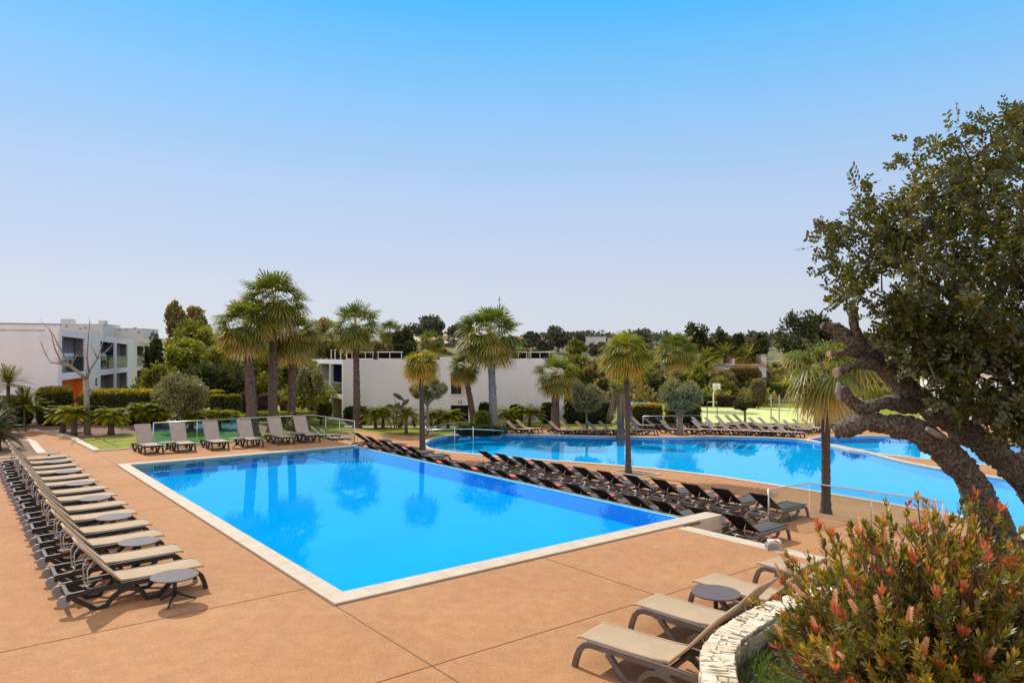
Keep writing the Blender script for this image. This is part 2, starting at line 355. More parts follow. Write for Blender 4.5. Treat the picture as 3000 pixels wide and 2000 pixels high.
def inside(p, poly):
    x, y = p; r = False; j = len(poly) - 1
    for i in range(len(poly)):
        xi, yi = poly[i][0], poly[i][1]; xj, yj = poly[j][0], poly[j][1]
        if (yi > y) != (yj > y) and x < (xj - xi) * (y - yi) / (yj - yi) + xi: r = not r
        j = i
    return r
def sheet(name, outer, holes, z, mat, extra=()):
    pts = [Vector((p[0], p[1])) for p in outer]; edges = [(i, (i + 1) % len(outer)) for i in range(len(outer))]
    for h in holes:
        b = len(pts); pts += [Vector((p[0], p[1])) for p in h]; edges += [(b + i, b + (i + 1) % len(h)) for i in range(len(h))]
    pts += [Vector(p) for p in extra]
    vs, es, fs, *_ = delaunay_2d_cdt(pts, edges, [], 0, 1e-5)
    keep = []
    for f in fs:
        c = sum((vs[i] for i in f), Vector((0, 0))) / len(f)
        if inside(c, outer) and not any(inside(c, h) for h in holes): keep.append(f)
    me = bpy.data.meshes.new(name)
    zf = z if callable(z) else (lambda x, y: z)
    me.from_pydata([(p.x, p.y, zf(p.x, p.y)) for p in vs], [], keep)
    bm = bmesh.new(); bm.from_mesh(me); bmesh.ops.recalc_face_normals(bm, faces=bm.faces)
    for f in bm.faces:
        if f.normal.z < 0: f.normal_flip()
    bmesh.ops.delete(bm, geom=[v for v in bm.verts if not v.link_faces], context='VERTS')
    bm.to_mesh(me); bm.free()
    me.materials.append(mat); me.update()
    o = link(bpy.data.objects.new(name, me)); o['kind'] = 'structure'
    return o
def offset_line(pts, d, closed=False):
    out = []; n = len(pts)
    for i in range(n):
        a = pts[(i - 1) % n] if (closed or i > 0) else pts[i]; b = pts[(i + 1) % n] if (closed or i < n - 1) else pts[i]
        t = Vector((b[0] - a[0], b[1] - a[1])).normalized(); out.append(Vector((pts[i][0] - t.y * d, pts[i][1] + t.x * d)))
    return out
def ribbon(name, pts, w, z0, z1, mat, closed=False, bevel=0.0):
    a = [Vector((p[0], p[1])) for p in pts]; b = offset_line(a, w, closed); mb = MB(); n = len(a)
    vs = []
    for i in range(n): vs += [(a[i].x, a[i].y, z0), (b[i].x, b[i].y, z0), (a[i].x, a[i].y, z1), (b[i].x, b[i].y, z1)]
    fs = []
    for i in range(n if closed else n - 1):
        p = 4 * i; q = 4 * ((i + 1) % n)
        fs += [(p + 2, q + 2, q + 3, p + 3), (p, p + 2, q + 2, q)[::-1], (p + 1, q + 1, q + 3, p + 3)[::-1]]
    if not closed: fs += [(0, 1, 3, 2), (4 * n - 4, 4 * n - 2, 4 * n - 1, 4 * n - 3)]
    mb.add(vs, fs); o = mb.build(name, mat)
    bm = bmesh.new(); bm.from_mesh(o.data); bmesh.ops.recalc_face_normals(bm, faces=bm.faces); bm.to_mesh(o.data); bm.free()
    o['kind'] = 'structure'
    return o
def smoothline(pts, k=6, closed=False):   # Catmull-Rom
    out = []; n = len(pts); P = [Vector((p[0], p[1])) for p in pts]
    for i in range(n if closed else n - 1):
        g = lambda j: P[j % n] if closed else P[min(max(j, 0), n - 1)]
        p0, p1, p2, p3 = g(i - 1), g(i), g(i + 1), g(i + 2)
        for s in range(k):
            t = s / k
            out.append(0.5 * ((2 * p1) + (p2 - p0) * t + (2 * p0 - 5 * p1 + 4 * p2 - p3) * t * t + (3 * p1 - p0 - 3 * p2 + p3) * t ** 3))
    if not closed: out.append(P[-1])
    return out
# ------------------------------------------------------------------ camera, light, sky
cam = bpy.data.cameras.new('camera'); co = link(bpy.data.objects.new('camera', cam)); SC.camera = co
co.location = (0, 0, HC); co.rotation_euler = (R(90), 0, 0)
cam.sensor_width = 36; cam.lens = F / 3000 * 36; cam.shift_y = 46 / 3000; cam.clip_start = 0.1; cam.clip_end = 3000
SUN_EL = R(44); SUN_AZ = math.atan2(-0.66, 0.75)          # from +Y towards -X
sd = Vector((math.sin(SUN_AZ) * math.cos(SUN_EL), math.cos(SUN_AZ) * math.cos(SUN_EL), math.sin(SUN_EL)))
sun = bpy.data.lights.new('sun', 'SUN'); sun.energy = 4.0; sun.angle = R(0.5); sun.color = (1.0, 0.93, 0.82)
so = link(bpy.data.objects.new('sun', sun)); so.rotation_euler = (-sd).to_track_quat('-Z', 'Y').to_euler(); so.location = (-20, 30, 40)
w = bpy.data.worlds.new('World'); SC.world = w; w.use_nodes = True; nt = w.node_tree; nt.nodes.clear(); L = nt.links.new
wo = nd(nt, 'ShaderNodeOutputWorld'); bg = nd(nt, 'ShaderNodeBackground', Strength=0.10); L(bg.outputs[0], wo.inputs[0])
sk = nd(nt, 'ShaderNodeTexSky', sky_type='NISHITA'); sk.sun_disc = False; sk.sun_elevation = SUN_EL; sk.sun_rotation = SUN_AZ
sk.air_density = 1.0; sk.dust_density = 0.6; sk.ozone_density = 2.0; sk.altitude = 20
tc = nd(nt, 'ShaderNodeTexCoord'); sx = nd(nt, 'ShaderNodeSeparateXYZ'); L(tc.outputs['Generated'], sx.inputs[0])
rp = ramp(nt, [(6.8, 7.1, 7.8), (6.5, 7.05, 8.3), (5.0, 6.6, 9.2), (2.3, 6.0, 10.2), (0.5, 5.2, 11.0), (0.8, 5.0, 10.4), (10.5, 9.4, 8.0)], [0.0, 0.09, 0.22, 0.36, 0.46, 0.63, 0.80])  # last stop: unseen zenith warmed and brightened as added fill light
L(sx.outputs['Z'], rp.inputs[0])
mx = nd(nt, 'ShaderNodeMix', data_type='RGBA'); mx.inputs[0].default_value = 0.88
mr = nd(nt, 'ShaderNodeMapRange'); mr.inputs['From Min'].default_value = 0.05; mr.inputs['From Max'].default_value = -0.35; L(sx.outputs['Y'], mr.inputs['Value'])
back_fill = nd(nt, 'ShaderNodeMix', data_type='RGBA'); L(mr.outputs[0], back_fill.inputs[0]); L(rp.outputs[0], back_fill.inputs[6]); back_fill.inputs[7].default_value = (10.4, 10.0, 10.4, 1)  # sky behind the camera brightened to neutral, an added unseen fill
L(sk.outputs[0], mx.inputs[6]); L(back_fill.outputs[2], mx.inputs[7]); L(mx.outputs[2], bg.inputs[0])
SC.view_settings.view_transform = 'Standard'; SC.view_settings.look = 'None'; SC.view_settings.exposure = 0.0; SC.view_settings.gamma = 1.0
cy = SC.cycles
cy.max_bounces = 8; cy.diffuse_bounces = 3; cy.glossy_bounces = 3; cy.transmission_bounces = 4; cy.transparent_max_bounces = 16
cy.use_denoising = True

# ------------------------------------------------------------------ the setting
def ccw(p):
    a = sum(p[i][0] * p[(i + 1) % len(p)][1] - p[(i + 1) % len(p)][0] * p[i][1] for i in range(len(p)))
    return p if a > 0 else p[::-1]
lagoonA = [(978, 1018), (1000, 1007), (1040, 1000), (1090, 997.5), (1160, 997), (1250, 999), (1350, 1002), (1450, 1004.2), (1560, 1004), (1650, 1003), (1750, 1005), (1830, 1009), (1900, 1021), (1980, 1037), (2060, 1058), (2150, 1076), (2250, 1092), (2420, 1128),
           (2420, 1242), (2260, 1197), (2150, 1175), (2020, 1152), (1900, 1132), (1760, 1110), (1640, 1092), (1500, 1076), (1350, 1063), (1200, 1053), (1080, 1042), (1010, 1034), (982, 1026)]
PA = ccw([OV(x, y, ZG).xy for x, y in lagoonA]); PA = ccw(smoothline(PA, 4, True))
lagoonB = [(1858, 1009), (1893, 1002.5), (2000, 1001), (2150, 1006), (2440, 1033), (2440, 1090), (2275, 1069), (2121, 1054), (2031, 1043.5), (1960, 1033.5), (1905, 1020)]
PB = ccw([OV(x, y, ZG).xy for x, y in lagoonB])
MP = ccw([UV(0.2, 0.2).xy, UV(9.1, 0.2).xy, UV(9.1, 18.0).xy, UV(0.2, 18.0).xy])
WU0, WU1, WV0, WV1 = 0.34, 8.93, 0.45, 17.78
def grid(x0, x1, nx, y0, y1, ny): return [(x0 + (x1 - x0) * i / nx, y0 + (y1 - y0) * j / ny) for i in range(nx + 1) for j in range(ny + 1)]
SLOPE = [tuple(UV(10 + 0.6 * i, -24 + 2.0 * j).xy) for i in range(20) for j in range(34)]
SLOPE = [p for p in SLOPE if not inside(p, PA) and not inside(p, PB)]
sheet('ground', [(-260, -40), (260, -40), (260, 85), (-260, 85)], [PA, PB, MP], lambda x, y: deck_z(x, y) - (0.05 if deck_z(x, y) > ZG + .001 else 0.0), M['lawn'], SLOPE)
mb = MB(); NX, NY = 60, 60; vs = []
for j in range(NY + 1):
    y = 85 + (900 - 85) * (j / NY) ** 1.8
    for i in range(NX + 1):
        x = (i / NX - 0.5) * 2 * (260 + (y - 85) * 0.9)
        vs.append((x, y, H(x, y) + (0.8 * math.sin(x * 0.035) * math.sin(y * 0.02 + 1) if y > 120 else 0)))
mb.add(vs, [(j * (NX + 1) + i, j * (NX + 1) + i + 1, (j + 1) * (NX + 1) + i + 1, (j + 1) * (NX + 1) + i) for j in range(NY) for i in range(NX)])
o = mb.build('hillside', M['scrub'], smooth=True); o['kind'] = 'structure'
g = lambda x, y, z=ZG: G(x, y, z).xy
lower = [UV(9.13, -20).xy, UV(9.13, 19.3).xy, UV(9.4, 23.5).xy, g(985, 1262), g(1040, 1262), g(1110, 1270), g(1230, 1277), g(1310, 1280), g(1340, 1262), g(1480, 1252), g(1600, 1250), g(1700, 1256), g(1830, 1256), g(1900, 1246), g(2100, 1243.5), g(2400, 1243.5), g(2700, 1243), g(3300, 1243), Vector((70, 20)), Vector((36, -8))]
sheet('lower_deck', ccw(lower), [PA, PB], lambda x, y: deck_z(x, y) + 0.006, M['deck'], SLOPE)
sheet('lower_path', [g(1008, 1246.5), g(1330, 1247.5), g(1330, 1252.5), g(1008, 1251)], [], ZG + 0.02, M['cream'])
sheet('planting_bed', [g(1310, 1279), g(1338, 1263), g(1478, 1253), g(1490, 1272), g(1420, 1272), g(1370, 1273)], [], ZG + 0.012, M['soil'])
sheet('sports_court', [g(2030, 1194), g(2500, 1196), g(2500, 1240), g(2062, 1238)], [], ZG + 0.008, M['court'])
# upper terrace: one slab with the pool cut out of it
P0 = UV(8.95, 0.0); STEP = Vector((3.72, 15.72))
vdir = Vector((-V.x, -V.y))
upper = [Vector((-130, -14)), Vector((17.5, -14)), STEP + vdir * 21, STEP, UV(9.1, 0.3).xy, UV(9.1, 75).xy, Vector((-130, 100))]
upper = ccw(upper)
sheet('upper_deck', upper, [MP], 0.0, M['deck'])
mb = MB(); n = len(upper)
for i in range(n):
    a, b = upper[i], upper[(i + 1) % n]
    mb.add([(a.x, a.y, ZG - 0.1), (b.x, b.y, ZG - 0.1), (b.x, b.y, -0.001), (a.x, a.y, -0.001)], [(0, 1, 2, 3)])
o = mb.build('terrace_retaining_wall', M['travertine']); o['kind'] = 'structure'
# garden on the upper level
kerbR = smoothline([g(84, 1262, 0), g(146, 1271, 0), g(198, 1283, 0), g(226, 1299, 0), g(250, 1311, 0), g(272, 1323, 0)], 5)
kerbL = smoothline([g(88, 1289, 0), g(107, 1297, 0), g(120, 1312, 0), g(136, 1329, 0)], 5)
garden = kerbR + [UV(9.05, 22.55).xy, UV(9.05, 74).xy, Vector((-125, 96)), Vector((-125, 45)), g(-300, 1262, 0)]
sheet('garden_bed', ccw(garden), [], 0.006, M['soil'])
lawn = [g(228, 1299.5, 0), g(250, 1310, 0), g(273, 1322.5, 0), UV(9.03, 22.6).xy, UV(9.03, 25.5).xy, g(860, 1262, 0), g(620, 1266, 0), g(460, 1267, 0), g(330, 1277, 0), g(245, 1287, 0)]
sheet('lawn', ccw(lawn), [], 0.012, M['lawn'])
bedL = [g(-300, 1350, 0), g(-300, 1266, 0), g(60, 1270, 0)] + kerbL + [g(60, 1338, 0), g(0, 1344, 0)]
sheet('shrub_bed', ccw(bedL), [], 0.006, M['soil'])
ribbon('path_kerb', kerbR, 0.26, 0.0, 0.07, M['cream']); ribbon('path_kerb', kerbL, -0.30, 0.0, 0.06, M['cream'])
ribbon('lawn_kerb', [g(272, 1323, 0), UV(9.0, 22.55).xy], 0.12, 0.0, 0.05, M['cream'])
ribbon('bed_kerb', [g(-300, 1352, 0), g(0, 1345, 0), g(62, 1339, 0)], 0.2, 0.0, 0.06, M['cream'])
# main pool: basin, water, coping, infinity edge
def basin(name, poly, ztop, zbot, mat):
    mb = MB(); n = len(poly); vs = [(p[0], p[1], zbot) for p in poly] + [(p[0], p[1], ztop) for p in poly]
    mb.add(vs, [tuple(range(n))] + [((i + 1) % n, i, n + i, n + (i + 1) % n) for i in range(n)])
    o = mb.build(name, mat); o['kind'] = 'structure'; return o
wp = [UV(WU0, WV0).xy, UV(WU1, WV0).xy, UV(WU1, WV1).xy, UV(WU0, WV1).xy]
basin('pool_basin', wp, -0.02, -0.45, M['poolblue'])
sheet('pool_water', wp, [], -0.036, M['water'])
o = MB().obox(UV(0, 0), U, WU1 + 0.001, 9.1, V, WV0, 17.9, ZL - 0.05, -0.040).build('infinity_edge', M['pooledge']); o['kind'] = 'structure'
o = MB().obox(UV(0, 0), U, 0.0, 9.88, V, 0.0, WV0, -0.3, 0.035).build('pool_coping', M['cream'], bevel=0.012); o['kind'] = 'structure'
o = MB().obox(UV(0, 0), U, 0.0, WU0, V, WV0 + 0.002, 18.08, -0.3, 0.033).build('pool_coping', M['cream'], bevel=0.012); o['kind'] = 'structure'
o = MB().obox(UV(0, 0), U, WU0 + 0.002, 9.12, V, WV1, 18.08, -0.3, 0.033).build('pool_coping', M['cream'], bevel=0.012); o['kind'] = 'structure'
o = MB().obox(UV(0, 0), U, 8.97, 9.86, V, 0.02, WV0 - 0.02, ZL, -0.303).build('coping_wall', M['travertine']); o['kind'] = 'structure'
o = MB().obox(UV(0, 0), U, -0.035, 9.0, V, -0.035, -0.002, -0.05, 0.0045).obox(UV(0, 0), U, -0.035, -0.002, V, -0.002, 18.1, -0.05, 0.0045).build('coping_joint', M['joint']); o['kind'] = 'structure'
mb = MB()
for k in range(1, 14):
    mb.obox(UV(0, 0), U, .7 * k - .003, .7 * k + .003, V, 0.004, WV0 - .004, 0.02, 0.0362)
for k in range(1, 25):
    mb.obox(UV(0, 0), U, 0.004, WU0 - .004, V, WV0 + .7 * k - .003, WV0 + .7 * k + .003, 0.02, 0.0342)
o = mb.build('coping_joint', M['mortar']); o['kind'] = 'structure'
# steps from the upper to the lower terrace at the near end of the pool
sv = Vector((vdir.x, vdir.y, 0)); s0 = Vector((STEP.x, STEP.y, 0)); su = Vector((U.x, U.y, 0))
mb = MB().obox(s0, su, -0.02, 0.34, sv, -0.05, 3.2, -0.12, 0.012)
o = mb.build('step_nosing', M['cream'], bevel=0.01); o['kind'] = 'structure'
for k in range(3):
    o = MB().obox(s0, su, 0.34 + 0.34 * k, 0.68 + 0.34 * k, sv, 0.02 + 0.004 * k, 3.2, ZL, -0.19 * (k + 1)).build('stair_step', M['cream'], bevel=0.01); o['kind'] = 'structure'
# expansion joints
def joint(a, b, z=0.004, wd=0.016):
    a = Vector((a[0], a[1])); b = Vector((b[0], b[1])); d = (b - a).normalized(); nrm = Vector((-d.y, d.x)) * wd / 2
    k = max(2, int((b - a).length / 0.5)); mb = MB(); vs = []
    for i in range(k + 1):
        p = a + (b - a) * i / k + nrm * rnd.uniform(-0.5, 0.5)
        vs += [(p.x - nrm.x, p.y - nrm.y, z), (p.x + nrm.x, p.y + nrm.y, z)]
    mb.add(vs, [(2 * i, 2 * i + 2, 2 * i + 3, 2 * i + 1) for i in range(k)]); o = mb.build('expansion_joint', M['joint']); o['kind'] = 'structure'
for a, b in [(UV(-0.04, 1.05), UV(-13, 1.05)), (UV(0, -0.04), UV(0.1, -9)), (UV(4.2, -0.04), UV(4.3, -9)), (UV(8.1, -0.04), UV(8.2, -4.6)),
             (UV(-2, -2.7), UV(9, -2.9)), (UV(-0.04, 18.0), UV(-14, 18.0)), (UV(-0.04, 9.3), UV(-14, 9.3)), (UV(-0.02, 18.1), UV(-0.02, 22.5))]:
    joint(a, b)
# the lagoon pool and the pool behind it
for nm, P in (('lagoon', PA), ('far_pool', PB)):
    basin(nm + '_basin', P, ZG + 0.0, ZG - 0.42, M['lagoonblue'])
    sheet(nm + '_water', P, [], ZG - 0.05, M['lagoon'])
    ribbon(nm + '_coping', P, -0.32 if nm == 'lagoon' else -0.28, ZG - 0.06, ZG + 0.045 - (0.004 if nm == 'far_pool' else 0), M['cream'], closed=True)
near = smoothline([OV(x, y, ZG).xy for x, y in lagoonA[18:]], 4)
def shelf(name, pts, wd, ztop, zbot, mat):
    n1 = offset_line(pts, wd); c = sum((Vector((p.x, p.y)) for p in n1), Vector((0, 0))) / len(n1)
    if not inside(n1[len(n1) // 2], PA): n1 = offset_line(pts, -wd)
    mb = MB(); n = len(pts); vs = []
    for i in range(n): vs += [(pts[i].x, pts[i].y, ztop), (n1[i].x, n1[i].y, ztop), (n1[i].x, n1[i].y, zbot)]
    mb.add(vs, [q for i in range(n - 1) for q in ((3 * i, 3 * i + 1, 3 * i + 4, 3 * i + 3), (3 * i + 1, 3 * i + 2, 3 * i + 5, 3 * i + 4))])
    o = mb.build(name, mat); o['kind'] = 'structure'
shelf('lagoon_step', near, 0.9, ZG - 0.18, ZG - 0.42, M['poolshallow'])

# ------------------------------------------------------------------ glass fences
def glass_fence(pts, z0, h, label, panel=1.6, glass='glass'):
    c = Vector((pts[0][0], pts[0][1], z0)); t = thing('glass_fence', label, 'glass fence', c)
    P = [Vector((p[0] - c.x, p[1] - c.y, 0)) for p in pts]
    MB().tube([p + Vector((0, 0, h)) for p in P], 0.022, 6).build('top_rail', M['steel'], t, True)
    for e in (P[0], P[-1]): MB().tube([e, e + Vector((0, 0, h))], 0.024, 6).build('post', M['steel'], t, True)
    for i in range(len(P) - 1):
        d = P[i + 1] - P[i]; n = max(1, round(d.length / panel)); dn = d.normalized(); sn = Vector((-dn.y, dn.x, 0))
        for k in range(n):
            a = P[i] + d * (k / n); MB().obox(a, dn, 0.03, d.length / n - 0.03, sn, -0.006, 0.006, 0.06, h - 0.025).build('glass_panel', M[glass], t)
            if k: MB().tube([a, a + Vector((0, 0, h - 0.02))], 0.018, 6).build('post', M['steel'], t, True)
    return t
glass_fence([UV(2.2, 23.05), UV(5.7, 23.0)], 0.0, 1.0, 'blue reflecting glass fence behind the six loungers at the far end of the pool', glass='reflblue')
glass_fence([UV(5.75, 23.0), UV(9.2, 22.85), UV(9.3, 18.5)], 0.0, 1.0, 'glass fence turning the corner behind the rightmost of six far loungers')
glass_fence([(6.89, 19.1), (8.4, 20.1), (10.6, 17.5)], ZL, 1.0, 'glass fence behind the orange flowering bush beside the dark loungers')
glass_fence([g(1884, 1258), g(2056, 1255)], ZG, 1.0, 'glass fence behind the taupe loungers under the big olive tree', 1.7)
glass_fence([g(1240, 1288), g(1290, 1274), g(1345, 1266), g(1420, 1265)], ZG, 0.72, 'low glass fence around the left tip of the round pool', 1.8)
# ------------------------------------------------------------------ loungers
def make_lounger(sling, back, frame, ang, detail=2, name='sun_lounger', topmat=None):
    t = thing(name, 'x', 'sun lounger')
    fb = []
    a = R(ang); ca, sa = math.cos(a), math.sin(a)
    RAIL = [(0.02, 0.275), (0.35, 0.29), (0.75, 0.305), (1.3, 0.315), (1.78, 0.325)]
    def rear(m, y0, y1):
        m.strap([(0.04, 0.27), (0.22, 0.13), (0.37, 0.022), (0.52, 0.022), (0.60, 0.13), (0.70, 0.205), (0.82, 0.235)], 0.066, y0, y1)
    def mid(m, y0, y1):
        m.strap([(0.82, 0.235), (0.94, 0.205), (1.03, 0.13), (1.09, 0.022), (1.23, 0.022), (1.34, 0.12), (1.50, 0.28)], 0.066, y0, y1)
    def front(m, y0, y1):
        m.strap([(1.72, 0.322), (1.82, 0.30), (1.89, 0.23), (1.935, 0.12), (1.965, 0.004)], 0.068, y0, y1)
    sides = ((-0.345, -0.295), (0.295, 0.345))
    fr = MB()
    for y0, y1 in sides:
        fr.strap(RAIL, 0.075, y0, y1)
        fr.box(0.68, 0.86, y0, y1, 0.225, 0.285)
    fr.box(0.0, 0.06, -0.345, 0.345, 0.20, 0.30).box(1.24, 1.30, -0.294, 0.294, 0.27, 0.32).box(0.70, 0.75, -0.294, 0.294, 0.25, 0.30).box(1.74, 1.80, -0.294, 0.294, 0.28, 0.335)
    if detail == 2:
        fr.build('frame', frame, t, bevel=0.008)
        for y0, y1 in sides:
            for fn in (rear, mid, front):
                m = MB(); fn(m, y0 - 0.004, y1 + 0.004); m.build('leg', frame, t, bevel=0.006)
        for s in (-1, 1):
            m = MB().disc((-0.03, s * 0.31 - 0.03, 0.20), 0.088, 0.05, 24, 'y'); m.build('wheel', M['wheel'], t, bevel=0.012)
        sm = MB()
        for y in (-0.2, 0.2):
            hx, hz = 0.72 - 0.5 * ca, 0.36 + 0.5 * sa
            sm.tube([(hx, y, hz), (hx - 0.10, y, hz - 0.16), (0.30, y, 0.31), (0.34, y, 0.29), (0.55, y, 0.31)], 0.011, 6)
        sm.tube([(0.30, -0.2, 0.31), (0.30, 0.2, 0.31)], 0.011, 6)
        sm.build('support_bar', M['alu'], t, True)
    else:
        for y0, y1 in sides: rear(fr, y0 - 0.004, y1 + 0.004); mid(fr, y0 - 0.004, y1 + 0.004); front(fr, y0 - 0.004, y1 + 0.004)
        fr.build('frame', frame, t)
    # seat and backrest: a sling between two side tubes
    m = MB(); n = 8
    pts = [(0.72, 0.362), (0.95, 0.352), (1.3, 0.352), (1.7, 0.362), (1.90, 0.366), (1.945, 0.35)]
    m.strap(pts, 0.016, -0.275, 0.275)
    o = m.build('seat', sling, t)
    m = MB()
    for y in (-0.285, 0.285): m.tube([(p[0], y, p[1] + 0.004) for p in pts], 0.018, 6)
    if detail == 2: m.build('seat_rail', topmat or sling, t, True)
    bl = 0.84
    bp = [(0.72, 0.362), (0.72 - 0.4 * bl * ca - 0.012 * sa, 0.362 + 0.4 * bl * sa - 0.012 * ca), (0.72 - 0.8 * bl * ca, 0.362 + 0.8 * bl * sa), (0.72 - bl * ca - 0.004 * sa, 0.362 + bl * sa)]
    m = MB(); m.strap(bp, 0.016, -0.275, 0.275); bk = m.build('backrest', back, t)
    m = MB()
    for y in (-0.285, 0.285): m.tube([(p[0], y, p[1]) for p in bp], 0.02, 6)
    m.tube([(bp[-1][0], -0.285, bp[-1][1]), (bp[-1][0], 0.285, bp[-1][1])], 0.02, 6)
    if detail == 2: m.build('back_rail', topmat or sling, bk, True)
    snap_kids(t)
    return t
def make_table(name, top, leg, r, h, tripod=True):
    t = thing(name, 'x', 'side table')
    MB().disc((0, 0, h - 0.022), r, 0.022, 40).build('tabletop', top, t, bevel=0.006)
    MB().tube([(0, 0, 0.10), (0, 0, h - 0.021)], [0.03, 0.034], 12).build('column', leg, t, True)
    for k in range(3):
        a = R(120 * k + 20); d = Vector((math.cos(a), math.sin(a), 0))
        MB().tube([d * 0.01 + Vector((0, 0, 0.17)), d * 0.10 + Vector((0, 0, 0.11)), d * (r * 0.88) + Vector((0, 0, 0.012))], [0.024, 0.02, 0.014], 8).build('leg', leg, t, True)
    snap_kids(t)
    return t
def far_side_of(px, py, z, up, ang, rz, side):      # ground point of a lounger whose backrest corner shows at px, py
    a = R(ang); lx, lz = 0.72 - 0.84 * math.cos(a), 0.362 + 0.84 * math.sin(a)
    p = G(px, py, z + lz); o = Vector((lx, side * 0.29, 0)); o.rotate(Matrix.Rotation(rz, 3, 'Z'))
    return Vector((p.x - o.x, p.y - o.y, z))
# 1. fourteen taupe loungers along the left edge of the pool
pl = make_lounger(M['taupe'], M['taupe'], M['resin'], 49)
tb = make_table('side_table', M['tabletop'], M['resin'], 0.345, 0.43)
c0 = Vector((-5.09, 11.68, 0)); s = 0.0
WORDS = ['nearest', 'second nearest', 'third nearest', 'fourth nearest', 'fifth nearest', 'sixth nearest', 'seventh nearest', 'seventh farthest', 'sixth farthest', 'fifth farthest', 'fourth farthest', 'third farthest', 'second farthest', 'farthest']
ti = 0
for i in range(14):
    p = c0 + V * (s + 0.31) - U * 1.93
    dup(pl, (p.x + rnd.uniform(-0.03, 0.03), p.y, 0), ANG_U + rnd.uniform(-0.015, 0.015), f'{WORDS[i]} taupe sling lounger in the long row of fourteen left of the pool', 'taupe loungers along the left of the pool', USED)
    if i % 2 == 0:
        q = c0 + V * (s - (0.44 if i == 0 else 0.38)) - U * 0.52
        lab = 'round mauve grey side table standing at the near end of the left lounger row' if i == 0 else f'{ORD[ti]} round side table from the camera along the left lounger row'
        dup(tb, (q.x, q.y, 0), 0.3 + i, lab, 'round tables between the left loungers', USED); ti += 1
    s += 1.17 if i % 2 == 0 else 1.385
q = c0 + V * (s - 0.4) - U * 0.5
dup(tb, (q.x, q.y, 0), 0.5, 'last and farthest round side table of the left lounger row beside the path', 'round tables between the left loungers', USED)
# 2. six at the far end, facing the camera
far6 = [(443, 1331), (550, 1324), (651, 1318), (753, 1310), (844, 1302), (921, 1296)]
pf = make_lounger(M['taupegrey'], M['taupegrey'], M['resin'], 56); tf = make_table('side_table', M['resinbrown'], M['resin'], 0.33, 0.42)
PL = ['leftmost', 'second from left', 'third from left', 'third from right', 'second from right', 'rightmost']
loc6 = []
for i, (px, py) in enumerate(far6):
    q = G(px, py + 1, 0); p = q + V * 1.95; loc6.append(q)
    dup(pf, (p.x, p.y, 0), ANG_V + math.pi + rnd.uniform(-0.06, 0.06), f'taupe lounger facing the pool, {PL[i]} of the six across its far end', 'six loungers at the far end of the pool', USED)
for i, w_ in ((0, 'left'), (2, 'middle'), (4, 'right')):
    q = (loc6[i] + loc6[i + 1]) / 2 + V * 0.45
    dup(tf, (q.x, q.y, 0), i, f'dark side table between the {w_} pair of loungers at the pool\'s far end', 'dark tables between the far loungers', USED)
# 3. four by the planter wall on the right
pn = make_lounger(M['taupe'], M['taupe'], M['resinbrown'], 47); pn['category'] = 'sun lounger'
near4 = [((1.0, 8.98), (0.78, -0.626), 'nearest taupe lounger, low in the picture beside the stone planter wall'), ((1.90, 10.12), (0.72, -0.69), 'second nearest taupe lounger by the planter wall, in front of the round table'),
         ((3.0, 11.12), (0.66, -0.75), 'taupe lounger behind the round table, half hidden by the flowering bush'), ((4.33, 12.05), (0.60, -0.80), 'taupe lounger mostly behind the flowering bush, only its foot end showing')]
for (x, y), (ax, ay), lab in near4:
    k = math.hypot(ax, ay); ax /= k; ay /= k
    dup(pn, (x + ax * 1.93, y + ay * 1.93, 0), math.atan2(-ay, -ax), lab, 'loungers beside the planter wall', USED)
dup(tb, (2.93, 10.22, 0), 1.0, 'round mauve table between two taupe loungers near the stone planter wall', 'round tables by the planter wall', USED)
# 4. the charcoal loungers on the lower terrace
pd = make_lounger(M['greysling'], M['dark'], M['resinbrown'], 34, topmat=M['resin']); tr = make_table('side_table', M['red'], M['resinbrown'], 0.26, 0.48)
def dark_row(tops, tables, lab, tlab, group, n0=0, side=1):
    pos = []
    for i, (px, py) in enumerate(tops):
        p = far_side_of(px, py, ZL, 0, 34, ANG_U, side); pos.append(p)
    # regular row through the surveyed corners
    n = len(pos); A = np.array([[p.x, p.y] for p in pos]); ii = np.arange(n)
    cx = np.polyfit(ii, A[:, 0], 2); cy2 = np.polyfit(ii, A[:, 1], 2)
    P = []
    for i in range(n):
        p = Vector((0.35 * np.polyval(cx, i) + 0.65 * A[i, 0], 0.35 * np.polyval(cy2, i) + 0.65 * A[i, 1], ZL)); P.append(p)
        dup(pd, p, ANG_U + rnd.uniform(-0.03, 0.03), lab(i, n), group, USED)
    for k, i in enumerate(tables):
        q = (P[i] + P[i + 1]) / 2 + U * 0.95
        dup(tr, (q.x, q.y, ZL), k, tlab(k, len(tables)), 'red side tables between the charcoal loungers', USED)
    return P
def nth(i, n, near, far):       # i counts from the far end
    j = n - 1 - i
    if j == 0: return f'nearest'
    if i == 0: return f'farthest'
    return (f'{ORD[j]} from the {near}' if j < n / 2 else f'{ORD[i]} from the {far}')
row1 = [(1150, 1317), (1190, 1324.5), (1235, 1333), (1281, 1341.5), (1335, 1352), (1390, 1361.5), (1440, 1371.5), (1503, 1385), (1571, 1399), (1653, 1413), (1728, 1428), (1823, 1446), (1901, 1461), (2017, 1482), (2109, 1500)]
dark_row(row1, [1, 3, 5, 7, 9, 11, 13], lambda i, n: f'charcoal lounger along the pool\'s right edge, {nth(i, n, "coping end", "far end")} of fifteen',
         lambda k, n: f'small red side table, {ORD[n - 1 - k]} from the coping end in the charcoal row along the pool', 'charcoal loungers along the infinity edge')
row2 = [(1399, 1319), (1452, 1327), (1502, 1336), (1556, 1344.5), (1613, 1354), (1678, 1365), (1747, 1377), (1825, 1388), (1906, 1400), (1997, 1414), (2080, 1426), (2195, 1442)]
